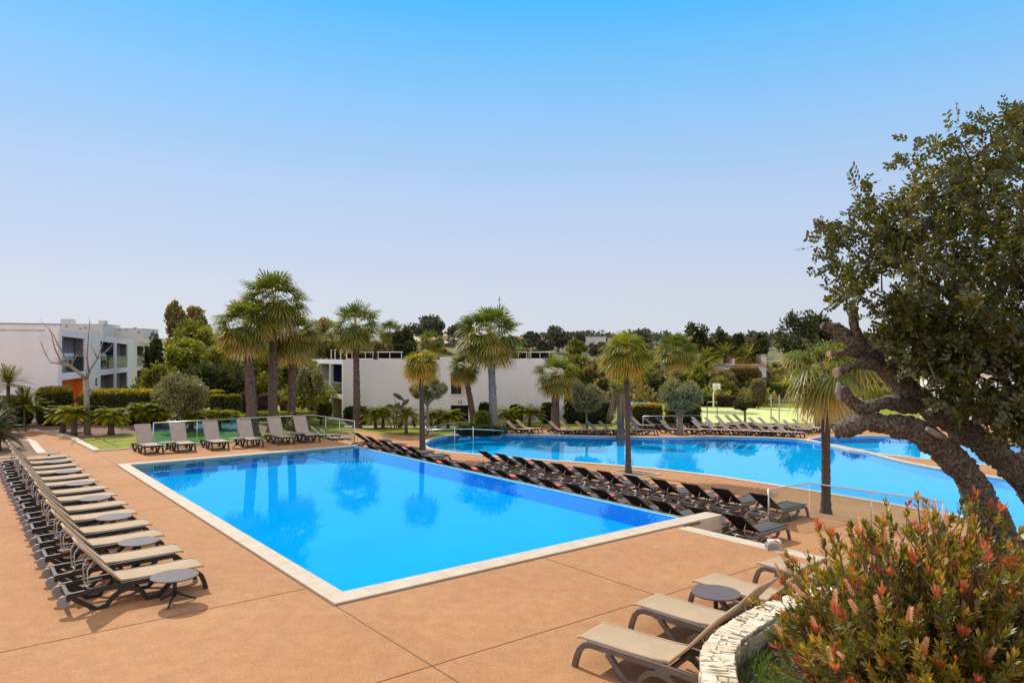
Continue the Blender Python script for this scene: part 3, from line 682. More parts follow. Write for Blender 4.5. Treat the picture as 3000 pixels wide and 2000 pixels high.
dark_row(row2, [1, 3, 5, 7, 9], lambda i, n: f'charcoal lounger of the outer row, {nth(i, n, "bush", "far end")} of its twelve',
         lambda k, n: f'small red side table in the outer charcoal row, {ORD[n - 1 - k]} from the bush end', 'charcoal loungers of the outer row')
row3 = [(1033, 1266), (1071, 1278), (1107, 1287), (1143, 1296), (1186, 1306)]
dark_row(row3, [0, 2], lambda i, n: f'charcoal lounger in the short far row left of the slim palm, {["farthest", "second farthest", "middle", "second nearest", "nearest"][i]} of five',
         lambda k, n: ['red side table among the charcoal loungers farthest from the camera', 'red side table just left of the slim palm trunk'][k], 'charcoal loungers left of the slim palm')
for i, v in enumerate((16.3, 17.4)):
    p = UV(9.35, v, ZL); dup(pd, p, ANG_U + rnd.uniform(-.03, .03), ['charcoal lounger by the far right corner of the pool, just before its end', 'charcoal lounger by the far right corner of the pool, last along the edge'][i], 'charcoal loungers along the infinity edge', USED)
# 5. loungers on the far terrace beyond the round pool
pr = make_lounger(M['taupegrey'], M['taupegrey'], M['resin'], 40, detail=1); pb = make_lounger(M['taupe'], M['taupe'], M['resin'], 40, detail=1)
pk = make_lounger(M['resinbrown'], M['resinbrown'], M['resin'], 40, detail=1)
def by_foot(px, py, rz):
    p = G(px, py, ZG); o = Vector((1.95, 0.0, 0)); o.rotate(Matrix.Rotation(rz, 3, 'Z')); return Vector((p.x - o.x, p.y - o.y, ZG))
rim = lambda px: 1277.5 + max(0, px - 2104) * 0.036
backrow = [(1858, 1227), (1895, 1225), (1930, 1223), (1961, 1222), (2007, 1222), (2040, 1228), (2079, 1229), (2108, 1224), (2135, 1221), (2159, 1219), (2208, 1230), (2238, 1229), (2273, 1226), (2316, 1239), (2342, 1236), (2371, 1234)]
frontrow = [(1947, 1249), (1995, 1249), (2042, 1255), (2083, 1252), (2122, 1254), (2168, 1257), (2197, 1254), (2233, 1254), (2261, 1249), (2292, 1244)]
n = len(backrow)
for i, (px, py) in enumerate(backrow):
    rz = R(-41) + rnd.uniform(-0.06, 0.06); p = by_foot(px + 58, py + 33, rz)
    dup(pr, p, rz, f'taupe lounger of the far terrace back row, {ORD[i] + " from the left" if i < 8 else ORD[n - 1 - i] + " from the right"} of sixteen', 'taupe loungers of the far back row', USED)
n = len(frontrow)
for i, (px, py) in enumerate(frontrow):
    rz = R(-41) + rnd.uniform(-0.06, 0.06); p = by_foot(px + 60, rim(px + 60) - 4, rz)
    dup(pr, p, rz, f'taupe lounger at the round pool\'s far rim, {ORD[i] + " from the left" if i < 5 else ORD[n - 1 - i] + " from the right"} of the front ten', 'taupe loungers of the far front row', USED)
for i, (px, py, lab) in enumerate([(1496, 1239, 'left of two pale loungers beside the grey trunked palm across the round pool'), (1524, 1236, 'right of two pale loungers beside the grey trunked palm across the round pool'),
        (1624, 1252, 'pale lounger just right of the stout palm across the round pool, left of three'), (1657, 1255, 'pale lounger between the stout palm and the small olive, middle of three'), (1703, 1260, 'pale lounger in front of the small olive tree, right of three')]):
    rz = R(-25); dup(pb, by_foot(px + 60, min(py + 33, 1274.5), rz), rz, lab, 'pale loungers across the round pool', USED)
for i, (px, py, lab) in enumerate([(1733, 1247, 'brown lounger right behind the small olive trunk across the round pool'), (1770, 1248, 'brown lounger between the small olive and the stump palm'), (1818, 1256, 'brown lounger below the stump palm, at the pool rim'), (1863, 1259, 'brown lounger right of the slim middle palm at the round pool rim')]):
    rz = R(-28); dup(pk, by_foot(px + 60, min(py + 33, 1274.5), rz), rz, lab, 'brown loungers across the round pool', USED)
for i, (px, py, lab) in enumerate([(936, 1252, 'taupe lounger behind the corner of the glass fence, left of two'), (968, 1262, 'taupe lounger behind the corner of the glass fence, right of two')]):
    rz = R(5); dup(pr, by_foot(px + 60, py + 36, rz), rz, lab, 'loungers behind the glass fence corner', USED)
# ------------------------------------------------------------------ vegetation
def palm_crown(nleaf, lpet, lbl, seg, droop, seed, up=78, down=-52, tip=0.22, base=(0.22, 0.55), pw=0.85):
    r = random.Random(seed); q = QM()
    for i in range(nleaf):
        f = (i + 0.5) / nleaf
        az = i * 2.39996 + r.uniform(-.25, .25); el = R(up + (down - up) * f ** pw + r.uniform(-7, 7))
        d0 = np.array([math.cos(az) * math.cos(el), math.sin(az) * math.cos(el), math.sin(el)])
        Lp = lpet * r.uniform(0.8, 1.12) * (0.62 + 0.38 * math.sin(math.pi * min(1, f * 1.2 + 0.12))); Lb = lbl * r.uniform(0.85, 1.1) * (0.72 if f < 0.08 else 1)
        sag = 0.25 * Lp * math.cos(el)
        p1 = d0 * Lp * 0.55 + np.array([0, 0, -sag * 0.3]); p2 = d0 * Lp + np.array([0, 0, -sag])
        s = np.cross(d0, [0, 0, 1.0]); ns = np.linalg.norm(s); s = s / ns if ns > 1e-3 else np.array([1.0, 0, 0])
        w = 0.018
        V0 = [-s * w, s * w, p1 - s * w * .8, p1 + s * w * .8, p2 - s * w * .6, p2 + s * w * .6]
        q.add(V0, [[0, 1, 3, 2], [2, 3, 5, 4]], [0.62] * 6)
        a = p2 - p1; a = a / np.linalg.norm(a); a = a + np.array([0, 0, -0.16 * math.cos(el)]); a = a / np.linalg.norm(a)
        s = np.cross(a, [0, 0, 1.0]); ns = np.linalg.norm(s); s = s / ns if ns > 1e-3 else np.array([1.0, 0, 0])
        rot = r.uniform(-0.5, 0.5); nrm = np.cross(s, a)
        s2 = s * math.cos(rot) + nrm * math.sin(rot); s = s2
        tint0 = base[0] + (base[1] - base[0]) * f + r.uniform(-0.1, 0.1)
        if r.random() < 0.12: tint0 += 0.2
        if f > 0.88 and r.random() < 0.7: tint0 = 0.85 + r.uniform(-.1, .15)
        half = R(108 if f > 0.12 else 30 + 500 * f)
        for k in range(seg):
            ph = -half + 2 * half * (k + 0.5) / seg
            dr = a * math.cos(ph) + s * math.sin(ph); ls = Lb * (1.0 - 0.28 * abs(ph / half) ** 2) * r.uniform(0.9, 1.08)
            sd_ = -a * math.sin(ph) + s * math.cos(ph); dph = 2 * half / seg
            nn = np.cross(dr, sd_) * (0.05 if k % 2 else -0.05) * Lb
            wmid = 0.46 * ls * math.tan(dph / 2) * 1.12
            dfac = droop * (0.4 + 0.4 * math.cos(el)) if el > 0 else droop * (0.8 - 0.4 * math.sin(el))
            dz = lambda t: np.array([0, 0, -dfac * Lb * (t ** 2.6) * (0.75 + 0.5 * r.random() * 0.3)])
            pts = [(0.02, 0.006, 0), (0.46, wmid, 0.16), (0.76, wmid * 0.62, 0.58), (1.0, 0.004, 1.0)]
            VV = []; TT = []
            for (t, ww, _) in pts:
                c = p2 + dr * ls * t * (1 - 0.12 * droop * t * t) + dz(t) + nn * (1 if 0.2 < t < 0.9 else 0)
                VV += [c - sd_ * ww, c + sd_ * ww]; tv = tint0 + tip * t * t; TT += [tv, tv]
            q.add(VV, [[0, 1, 3, 2], [2, 3, 5, 4], [4, 5, 7, 6]], np.clip(TT, 0, 1))
    return q
PCROWN = [palm_crown(74, 1.05, 0.86, 19, 0.50, 11, up=88, down=-50, pw=0.95).mesh('crown', M['palm']), palm_crown(80, 1.08, 0.84, 19, 0.46, 12, up=88, down=-52, pw=0.95).mesh('crown', M['palm']),
          palm_crown(50, 0.55, 0.85, 17, 0.62, 13, up=70, down=-40, base=(0.3, 0.62)).mesh('crown', M['palmyellow']), palm_crown(30, 1.0, 0.95, 24, 0.72, 14, up=80, down=-55, tip=0.5, base=(0.15, 0.45)).mesh('crown', M['palm']),
          palm_crown(54, 0.7, 0.9, 20, 0.55, 15, up=80, down=-45, base=(0.25, 0.55)).mesh('crown', M['palmyellow']), palm_crown(54, 1.0, 0.86, 19, 0.36, 16, up=86, down=-52, pw=0.95).mesh('crown', M['palm'])]
def fan_palm(label, px, Y, z0, ctop, crown, size, r0, r1, bark='bark', lean=(0, 0), skirt=0, spear=0, group=None, stubs=0, rz=0.0):
    """ctop: picture height of the crown's heart"""
    if z0 is None: p = GZ(px, Y); size *= p.y / 28.0; Y, z0 = p.y, p.z - 0.02
    elif z0 == ZG: Y *= KF; size *= KF; skirt *= KF
    zc = HC - (ctop - HY) * Y / F; x = (px - CX) / F * Y; h = zc - z0
    t = thing('fan_palm', label, 'palm tree', (x, Y, z0), 0, group)
    n = max(8, int(h / 0.13)); pts = []; rad = []
    for i in range(n + 1):
        f = i / n; pts.append((lean[0] * (1 - f) ** 1.4 - lean[0] if False else lean[0] * f ** 1.3, lean[1] * f, h * f - 0.05))
        rr = r1 + (r0 - r1) * (1 - f) ** 1.6 + (0.10 * r0 / 0.2) * math.exp(-f * h / 0.25); rad.append(rr * (1 + (0.06 if i % 2 else -0.05)))
    mb = MB(); mb.tube(pts, rad, 14, jit=0.06 if stubs else 0.03)
    top = Vector(pts[-1])
    if stubs:                    # old leaf bases on the trunk
        for i in range(stubs):
            f = rnd.random() ** 0.8 * 0.98; p = Vector((lean[0] * f ** 1.3, lean[1] * f, h * f)); a = rnd.uniform(0, 6.283); rr = r1 + (r0 - r1) * (1 - f) ** 1.6
            d = Vector((math.cos(a), math.sin(a), 0)); s = Vector((-d.y, d.x, 0)); b = p + d * rr * 0.9; ln = rnd.uniform(0.05, 0.13)
            e = b + d * ln * 0.55 + Vector((0, 0, ln)); w_ = rnd.uniform(0.025, 0.045)
            mb.add([b - s * w_, b + s * w_, e + s * w_ * .6, e - s * w_ * .6, b - s * w_ - Vector((0, 0, .05)), b + s * w_ - Vector((0, 0, .05))], [(0, 1, 2, 3), (4, 5, 1, 0), (4, 0, 3), (5, 2, 1)])
    mb.build('trunk', M[bark], t, True)
    c = link(bpy.data.objects.new('crown', PCROWN[crown]), t); c.location = top; c.scale = (size, size, size); c.rotation_euler = (0, 0, rz)
    if skirt:                    # hanging dead fronds
        q = QM(); r = np.random.default_rng(int(px)); m = 260
        a = r.uniform(0, 6.283, m); l = r.uniform(0.4, 1.0, m) * skirt; d = np.stack([np.cos(a) * 0.28, np.sin(a) * 0.28, -np.ones(m)], 1); d /= np.linalg.norm(d, axis=1, keepdims=True)
        P = np.array(top) + np.stack([np.cos(a), np.sin(a), 0 * a], 1) * (r1 + 0.16 * r.random((m, 1))) + d * l[:, None] * 0.5 + np.array([0, 0, 0.1])
        S = np.stack([-np.sin(a), np.cos(a), 0 * a], 1); q.leaves(P, d, S, l, 0.10, r.random(m)); q.build('dead_skirt', M['palmdead'], t)
    if spear:
        mb = MB()
        for k in range(2): mb.tube([top, top + Vector((-0.10 + 0.16 * k, 0, spear * (1 - .15 * k)))], [0.03, 0.006], 6)
        mb.build('spear_leaf', M['barkslim'], t)
    return t
fan_palm('tall fan palm, left one of the clump of three with shaggy ochre hanging leaves', 741, 34.5, 0.0, 958, 1, 1.06, 0.27, 0.23, lean=(-0.35, 0), skirt=1.5, stubs=260)
fan_palm('tallest fan palm with big round crown, middle of the clump of three', 799, 36.0, 0.0, 886, 0, 1.18, 0.25, 0.20, lean=(0.05, 0), skirt=1.2, stubs=260, rz=1)
fan_palm('fan palm with drooping leaves, right one of the clump of three', 853, 37.0, 0.0, 985, 0, 1.0, 0.22, 0.18, lean=(0.12, 0), skirt=1.3, stubs=220, rz=2.2)
fan_palm('tall fan palm standing alone before the left part of the white building', 1046, 46.0, ZG, 955, 5, 1.24, 0.30, 0.21, lean=(-0.10, 0), skirt=0.8, stubs=300, rz=2)
fan_palm('slim palm with yellow green mop crown standing between dark loungers and round pool tip', 1238, 1331, None, 1058, 2, 0.69, 0.145, 0.105, 'barkslim', lean=(-0.08, 0), rz=0.5)
fan_palm('tall fan palm with pale grey trunk right of the building doorway', 1446, 43.5, ZG, 985, 1, 1.40, 0.34, 0.22, 'barkgrey', lean=(-0.25, 0), skirt=1.3, stubs=260, rz=4)
fan_palm('leaning fan palm with brown trunk directly before the building doorway', 1389, 45.0, ZG, 1078, 0, 0.72, 0.25, 0.19, lean=(-0.75, 0), skirt=0.9, stubs=200, rz=5)
fan_palm('stout fan palm with open crown at the right corner of the white building', 1627, 44.0, ZG, 1100, 5, 1.02, 0.36, 0.22, lean=(0.02, 0), skirt=0.9, stubs=260, rz=0.3)
fan_palm('slim dark trunked palm with drooping crown between both pools at picture centre right', 1841, 1387, None, 1032, 4, 0.86, 0.135, 0.105, 'barkslim', lean=(-0.10, 0), spear=1.1, rz=1.2)
fan_palm('dense fan palm behind the big olive tree across the round pool', 1982, 62.0, ZG, 1030, 1, 1.25, 0.28, 0.24, skirt=1.0, rz=3)
fan_palm('palm with long weeping ochre tipped fronds just left of the big gnarled tree', 2420, 1505, None, 1078, 3, 1.22, 0.14, 0.125, 'barkslim', lean=(-0.02, 0), rz=2.6)
t = fan_palm('old palm stump wrapped in dead brown fronds beside the slim middle palm', 1818, 40.0, ZG, 1128, 5, 0.45, 0.24, 0.20, 'bark', skirt=2.4, stubs=200, rz=1)
fan_palm('distant brownish fan palm above the white building roof, left one', 1143, 85, H(0, 85), 975, 5, 1.25, 0.4, 0.35, skirt=2.2, rz=2)
fan_palm('distant fan palm above the roof behind the yellow green palm', 1262, 85, H(0, 85), 1002, 5, 1.15, 0.4, 0.3, skirt=1.6, rz=4)

def frond_rosette(n, length, el0, el1, arch, leaflets, lw, ll, seed, tint=(0.2, 0.9), rise=0.0):
    r = random.Random(seed); q = QM()
    for i in range(n):
        az = i * 2.39996 + r.uniform(-.2, .2); f = (i + .5) / n; el = R(el0 + (el1 - el0) * f + r.uniform(-6, 6)); Ln = length * r.uniform(.85, 1.1)
        h = np.array([math.cos(az), math.sin(az), 0.0]); pr = []
        for k in range(9):
            t = k / 8; pr.append(h * Ln * t * math.cos(el) * (1 - 0.15 * arch * t) + np.array([0, 0, Ln * (t * math.sin(el) - arch * t * t * 0.6)]))
        pr = np.array(pr); s = np.array([-h[1], h[0], 0]); tb_ = tint[0] + (tint[1] - tint[0]) * r.random()
        VV = []; 
        for p in pr: VV += [p - s * 0.012, p + s * 0.012]
        q.add(VV, [[2 * k, 2 * k + 1, 2 * k + 3, 2 * k + 2] for k in range(8)], [tb_] * 18)
        ts = np.linspace(0.12, 1.0, leaflets); idx = np.clip((ts * 8).astype(int), 0, 7); fr_ = ts * 8 - idx
        P = pr[idx] * (1 - fr_[:, None]) + pr[np.minimum(idx + 1, 8)] * fr_[:, None]
        T = pr[np.minimum(idx + 1, 8)] - pr[idx]; T /= np.linalg.norm(T, axis=1, keepdims=True)
        L_ = ll * (0.45 + 0.55 * np.sin(np.pi * np.clip(ts * 0.9 + 0.08, 0, 1)))
        for sg in (-1, 1):
            D = T * 0.55 + s * sg * 0.8 + np.array([0, 0, -0.18]); D /= np.linalg.norm(D, axis=1, keepdims=True)
            S = np.cross(D, np.array([0, 0, 1.0])); S /= np.linalg.norm(S, axis=1, keepdims=True) + 1e-6
            q.leaves(P + D * L_[:, None] / 2, D, S, L_, lw, np.clip(tb_ + ts * 0.15, 0, 1))
    return q
PYG = [frond_rosette(46, 1.0, 50, -18, 0.62, 16, 0.07, 0.26, 30 + k).mesh('crown', M['pygmy']) for k in range(3)]
def small_palm(label, px, py, Y_, z, ctop, size, r, lean=0.0, mesh=None, bark='bark', name='pygmy_palm', group='low pygmy palms in the garden beds'):
    size = size * KF if z == ZG else size; r = r * KF if z == ZG else r
    p = G(px, py, z) if Y_ is None else PT(px, 0, Y_); Y = p.y; zc = HC - (ctop - HY) * Y / F
    t = thing(name, label, 'small palm', (p.x, Y, z), rnd.uniform(0, 6), group)
    h = zc - z; MB().tube([(lean * f, 0, h * f - .03) for f in (0, .25, .5, .75, 1)], [r * 1.25, r, r * .95, r, r * 1.1], 10, jit=0.1).build('trunk', M[bark], t, True)
    c = link(bpy.data.objects.new('crown', mesh or PYG[int(px) % 3]), t); c.location = (lean, 0, h); c.scale = (size,) * 3
    return t
for px, py, z, ct, sz, lab in [(185, 1266, 0, 1206, 1.15, 'low pygmy palm in front of the orange panel, left of two'), (217, 1275, 0, 1204, 1.15, 'low pygmy palm in front of the orange panel, right of two'),
        (325, 1273, 0, 1212, 1.25, 'low pygmy palm in front of the long yellow topped hedge'), (421, 1253, 0, 1196, 1.3, 'low pygmy palm at the right end of the long hedge'), (463, 1252, 0, 1200, 1.2, 'low pygmy palm left of the round olive bush'),
        (560, 1258, 0, 1216, 1.1, 'low pygmy palm behind the glass fence, between olive bush and palm clump'), (640, 1258, 0, 1214, 1.15, 'low pygmy palm behind the glass fence, left of the palm clump'), (890, 1262, 0, 1215, 1.0, 'low pygmy palm by the corner of the glass fence'),
        (1100, 1254, ZG, 1206, 1.15, 'pygmy palm before the white wall, left of the paddle leaved plant'), (1122, 1254, ZG, 1207, 1.1, 'pygmy palm before the white wall, under the paddle leaved plant'), (1190, 1271, ZG, 1207, 1.05, 'pygmy palm on the lawn strip, left of the slim palm'),
        (1263, 1257, ZG, 1211, 1.1, 'pygmy palm just right of the slim palm trunk'), (1312, 1256, ZG, 1215, 1.3, 'pygmy palm standing before the dark doorway'), (1487, 1250, ZG, 1209, 1.15, 'pygmy palm right of the grey trunked palm'), (1552, 1250, ZG, 1203, 1.3, 'pygmy palm between grey trunked palm and building corner')]:
    small_palm(lab, px, py, None, z, ct, sz * (.95 if z else .82), 0.10 if z else 0.14)
DATE = frond_rosette(44, 2.6, 75, -25, 0.55, 30, 0.07, 0.42, 77).mesh('crown', M['green'])
for px, Y, ct, sz, lab in [(2070, 100, 1046, 0.95, 'distant date palm above the hillside bushes, left of three'), (2124, 95, 1040, 1.1, 'distant date palm above the hillside bushes, middle of three'), (2192, 95, 1044, 1.1, 'distant date palm before the low house with chimney'),
        (2870, 60, 1075, 0.75, 'small palm beside the far white wall seen through the gnarled tree')]:
    small_palm(lab, px, 0, Y, H(0, Y), ct, sz, 0.25, 0, DATE, name='date_palm', group='distant date palms')
SAGO = frond_rosette(110, 1.9, 78, -25, 0.5, 34, 0.035, 0.28, 91).mesh('crown', M['sago'])
t = small_palm('big dark sago palm bush at the left edge beside the path kerb', -22, 1318, None, 0.0, 1262, 0.66, 0.3, 0, SAGO, name='sago_palm', group='dark bushes at the left edge')
t = small_palm('dark sago palm behind the biggest one at the left edge', -18, 1282, None, 0.0, 1215, 0.62, 0.3, 0, SAGO, name='sago_palm', group='dark bushes at the left edge')
FINE = frond_rosette(60, 1.5, 85, 0, 0.5, 26, 0.04, 0.24, 93).mesh('crown', M['pygmy'])
small_palm('feathery spiky headed plant against the white wall at the far left', 24, 1262, None, 0.0, 1125, 0.95, 0.08, 0, FINE, name='spiky_plant', group='plants before the left wall')
small_palm('straw coloured feathery grass clump left of the tall dark bush', 72, 1262, None, 0.0, 1190, 0.95, 0.05, 0, FINE, name='spiky_plant', group='plants before the left wall')

def crown_q(rx, ry, rz, nleaf, size, seed, clumps=26, tint=(0.2, 0.9), hollow=0.55, clump_r=0.32, flat=0.0, cz=0.0, long=1.0):
    g = np.random.default_rng(seed); q = QM()
    C = unit(clumps, g) * (g.random((clumps, 1)) ** 0.33 * (1 - hollow) + hollow); C[:, 2] = np.where(C[:, 2] < 0, C[:, 2] * (1 - flat), C[:, 2])
    C *= (1 - clump_r * 0.8)
    w = g.uniform(0.7, 1.3, clumps); ct = g.normal(0, 0.1, clumps)
    k = g.choice(clumps, nleaf, p=w ** 2 / (w ** 2).sum())
    D0 = unit(nleaf, g); P = C[k] + D0 * (g.random((nleaf, 1)) ** 0.5) * (clump_r * w[k])[:, None]
    P = P * np.array([rx, ry, rz]) + np.array([0, 0, cz])
    D = unit(nleaf, g) + D0 * 0.9 + np.array([0, 0, 0.25]); D /= np.linalg.norm(D, axis=1, keepdims=True); S = perp(D, g)
    sz = size * g.uniform(0.65, 1.35, nleaf)
    T = np.clip(g.uniform(tint[0], tint[1], nleaf) + ct[k], 0, 1)
    q.leaves(P, D, S, sz * long, sz * 0.62 / long, T)
    return q, C * np.array([rx, ry, rz]) + np.array([0, 0, cz])
def tree(name, label, cat, px, Y, top, wpx, mat, crown_h=None, seed=0, nleaf=3000, clumps=26, trunk_r=None, bark='wood', tint=(0.1, 0.9), leaf=None, z0=None, bottom=None, limbs=5, fork=False, flat=0.3, clump_r=0.32, long=1.0, group=None, hollow=0.55):
    z0 = H(0, Y) if z0 is None else z0; x = (px - CX) / F * Y; zt = HC - (top - HY) * Y / F; Y = Y * KF if z0 == ZG else Y; leaf = leaf * KF if (leaf and z0 == ZG) else leaf; x = (px - CX) / F * Y; zt = HC - (top - HY) * Y / F; rx = wpx / 2 / F * Y
    zb = HC - (bottom - HY) * Y / F if bottom else (zt - (crown_h or 2 * rx))
    rz = max(0.3, (zt - zb) / 2); cz = (zt + zb) / 2 - z0
    t = thing(name, label, cat, (x, Y, z0), 0, group)
    q, C = crown_q(rx, rx * 0.95, rz, nleaf, leaf or Y * 0.0046, seed + int(px), clumps, tint, clump_r=clump_r, flat=flat, cz=cz, long=long, hollow=hollow)
    q.build('crown', mat if not isinstance(mat, str) else M[mat], t)
    tr = trunk_r or max(0.08, rx * 0.07); mb = MB(); zf = max(0.25, cz - rz * (0.75 if not fork else 0.95))
    mb.tube([(0, 0, -0.1), (0.03, 0, zf * .5), (0, 0.02, zf)], [tr * 1.3, tr, tr * .9], 8, jit=0.1)
    r = random.Random(seed + 5)
    for c in sorted(C.tolist(), key=lambda c: r.random())[:limbs]:
        c = Vector(c) * 0.96; m_ = Vector((c.x * .4, c.y * .4, zf + (c.z - zf) * 0.45)); mb.tube([(0, 0.02, zf - .03), m_, c], [tr * .7, tr * .45, tr * .12], 6)
    mb.build('trunk', M[bark], t, True)
    return t
# olives
tree('olive_tree', 'round grey green olive bush tree left of the palm clump', 'olive tree', 528, 36.5, 1086, 158, 'olive', seed=1, nleaf=7500, clumps=46, z0=0, bottom=1222, fork=True, limbs=10, leaf=0.15, long=1.5, flat=0.1)
tree('olive_tree', 'grey green olive tree before the balcony end of the white building', 'olive tree', 906, 45, 1060, 82, 'olive', seed=2, nleaf=4200, clumps=34, z0=ZG, bottom=1188, fork=True, limbs=8, leaf=0.17, long=1.5)
tree('olive_tree', 'loose olive tree right behind the slim yellow palm', 'olive tree', 1252, 41, 1090, 112, 'olive', seed=3, nleaf=3800, clumps=30, z0=ZG, bottom=1190, fork=True, limbs=9, leaf=0.17, long=1.6, clump_r=0.26)
tree('olive_tree', 'small olive tree with forked trunk before the dark hedge', 'olive tree', 1718, 42.6, 1116, 104, 'olive', seed=4, nleaf=5000, clumps=34, z0=ZG, bottom=1215, fork=True, limbs=8, leaf=0.16, long=1.5)
tree('olive_tree', 'large twin stemmed olive tree among the far loungers at the round pool', 'olive tree', 1990, 41.4, 1104, 142, 'olive', seed=5, nleaf=7500, clumps=48, z0=ZG, bottom=1220, fork=True, limbs=10, leaf=0.15, long=1.5, trunk_r=0.2)
tree('pine_tree', 'small round topped dark tree at the edge of the green court', 'small tree', 2182, 47, 1163, 76, 'darkgreen', seed=6, nleaf=3000, clumps=24, z0=ZG, bottom=1208, limbs=8, trunk_r=0.10, leaf=0.18)
# trees behind the garden on the left
for a in [('dark conifer squeezed between the left building and the thicket', 452, 62, 965, 60, 'darkgreen', 1180), ('tall dark conifer with pointed uneven top behind the left thicket', 516, 78, 881, 64, 'khaki', 1000), ('twiggy greyish tree on the skyline, right of the pointed conifer', 578, 80, 893, 96, 'khaki', 1040),
          ('broad olive brown tree below the pointed conifer', 560, 76, 925, 150, 'green', 1090), ('yellow green tree right of the left building end', 545, 60, 985, 130, 'bright', 1120), ('dense green tree left behind the palm clump', 655, 57, 1000, 150, 'green', 1160),
          ('dark weeping evergreen behind the round olive bush', 590, 52, 1052, 120, 'darkgreen', 1200), ('dark weeping evergreen directly left of the palm clump', 680, 52, 1060, 110, 'darkgreen', 1205), ('green bush tree touching the left building end', 470, 51, 1062, 110, 'green', 1190),
          ('khaki tree behind the lone palm, left skyline', 950, 82, 923, 110, 'khaki', 1060), ('brownish tree between the palm clump and the lone palm', 905, 74, 962, 130, 'khaki', 1080), ('green tree seen between trunks of the palm clump', 772, 58, 1010, 150, 'green', 1170), ('dusky tree behind the roof right of the lone palm', 1085, 80, 990, 110, 'khaki', 1050),
          ('dark green tree behind the roof, left of the tan field', 1185, 88, 958, 76, 'darkgreen', 1050), ('dusky broad tree behind the left end of the white building', 1000, 75, 1000, 120, 'darkgreen', 1060), ('mid green tree behind the olive near the balconies', 880, 60, 1030, 120, 'green', 1150)]:
    tree('broad_tree', a[0], 'tree', a[1], a[2], a[3], a[4], a[5], seed=a[1], nleaf=3600, clumps=34, bottom=a[6], flat=0.05, z0=0.0 if a[1] < 900 else None, leaf=a[2] * 0.0052)
# far pines and bushes on the skyline
for a in [('umbrella pine clump on the skyline above the tan field, left of the tall palm', 1250, 190, 922, 122, 975), ('smaller dark pine behind the tall palm on the skyline', 1350, 195, 944, 80, 975), ('low round pine above the far red roofed house', 1560, 210, 970, 52, 995), ('wide lumpy pine above the distant white houses', 1635, 210, 956, 94, 997), ('tiny flat topped pine right of the wide lumpy pine', 1697, 215, 976, 34, 990),
          ('dark pine behind the slim middle palm', 1880, 160, 964, 86, 1010), ('large dark pine left of the skyline dip', 2030, 125, 936, 96, 1040), ('dark pine in the middle of the right skyline group', 2105, 125, 953, 76, 1045), ('grey green pine at the right of the skyline group', 2160, 130, 971, 60, 1045), ('rounded pine just left of the tallest right pine', 2222, 130, 970, 70, 1045),
          ('tallest dark pine on the right skyline beside the gnarled tree', 2335, 110, 897, 140, 1060), ('dark pine half behind the gnarled tree', 2405, 112, 914, 90, 1060), ('dark pine behind the gnarled tree canopy, left', 2530, 105, 950, 150, 1080), ('dark pine behind the gnarled tree canopy, middle', 2700, 105, 960, 160, 1085), ('dark pine behind the gnarled tree canopy, right', 2880, 100, 965, 180, 1090)]:
    tree('pine_tree', a[0], 'pine tree', a[1], a[2], a[3], a[4], 'pine' if a[2] > 140 else 'darkgreen', seed=a[1], nleaf=3000, clumps=24, bottom=a[5] + 22, flat=0.15, leaf=a[2] * 0.0042, clump_r=0.36)
for i, a in enumerate([(1540, 185, 992, 40, 'pine', 'dark round bush before the far red roofed house'), (1598, 180, 992, 56, 'pine', 'dark bush before the far white house gable'), (1690, 165, 994, 70, 'green', 'green bush before the long distant white house'), (1752, 150, 1000, 70, 'pine', 'dusky bush before the right end of the distant white house'),
        (1700, 95, 1035, 110, 'green', 'green tree beyond the building corner palm'), (1745, 88, 1062, 70, 'khaki', 'khaki bush beside the orange slide tower'), (2060, 90, 1062, 120, 'green', 'wide green bush below the distant date palms'), (2120, 86, 1075, 90, 'khaki', 'olive brown bush left of the low house'), (2180, 84, 1068, 110, 'khaki', 'rust tinged bush in front of the low house'), (2235, 84, 1076, 90, 'khaki', 'rust tinged bush at the low house corner'),
        (2010, 80, 1060, 100, 'bright', 'light green bush right of the dense fan palm'), (1900, 75, 1075, 90, 'khaki', 'yellowish bush between slim palm and dense fan palm'), (1925, 72, 1100, 80, 'darkgreen', 'dark bush above the small turquoise pool'), (2120, 70, 1100, 90, 'green', 'green bush just left of the basketball board'), (2210, 72, 1098, 110, 'darkgreen', 'dark olive bush right of the basketball board'), (1775, 60, 1108, 54, 'darkgreen', 'dark conical shrub left of the palm stump'),
        (1680, 75, 1075, 80, 'green', 'leafy bush right behind the building corner palm crown')]):
    tree('bush', a[5], 'bush', a[0], a[1], a[2], a[3], a[4], seed=a[0], nleaf=2200, clumps=20, bottom=a[2] + a[3] * 0.75, flat=0.4, leaf=a[1] * 0.0048)
# undergrowth that closes the gaps: one mass nobody could count
def mass(name, spots, mat, leaf, per, kind='stuff'):
    q = QM(); g = np.random.default_rng(len(spots))
    for (x, y, z, rx, rz) in spots:
        qq, _ = crown_q(rx, rx, rz, per, leaf(y), int(abs(x * 31 + y * 7)), 10, (0.05, 0.95), clump_r=0.45, flat=0.3)
        for v, Q_, T in zip(qq.V, qq.Q, qq.T): q.add(v + np.array([x, y, z + rz * .6], 'f'), Q_, T)
    o = q.build(name, M[mat]); o['kind'] = kind; return o
sp = []; sp2 = []; sp3 = []
for i in range(120):
    Y = rnd.uniform(78, 175); px = rnd.uniform(1560, 2300); x = (px - CX) / F * Y; (sp if i % 3 else sp2).append((x, Y, H(x, Y), rnd.uniform(1.2, 3.2), rnd.uniform(0.8, 1.9)))
for i in range(150):
    Y = rnd.uniform(185, 420); px = rnd.uniform(1150, 3000); Y = max(Y, 265) if 1470 < px < 1800 else Y; x = (px - CX) / F * Y; sp3.append((x, Y, H(x, Y), rnd.uniform(3, 7), rnd.uniform(1.5, 3.2)))
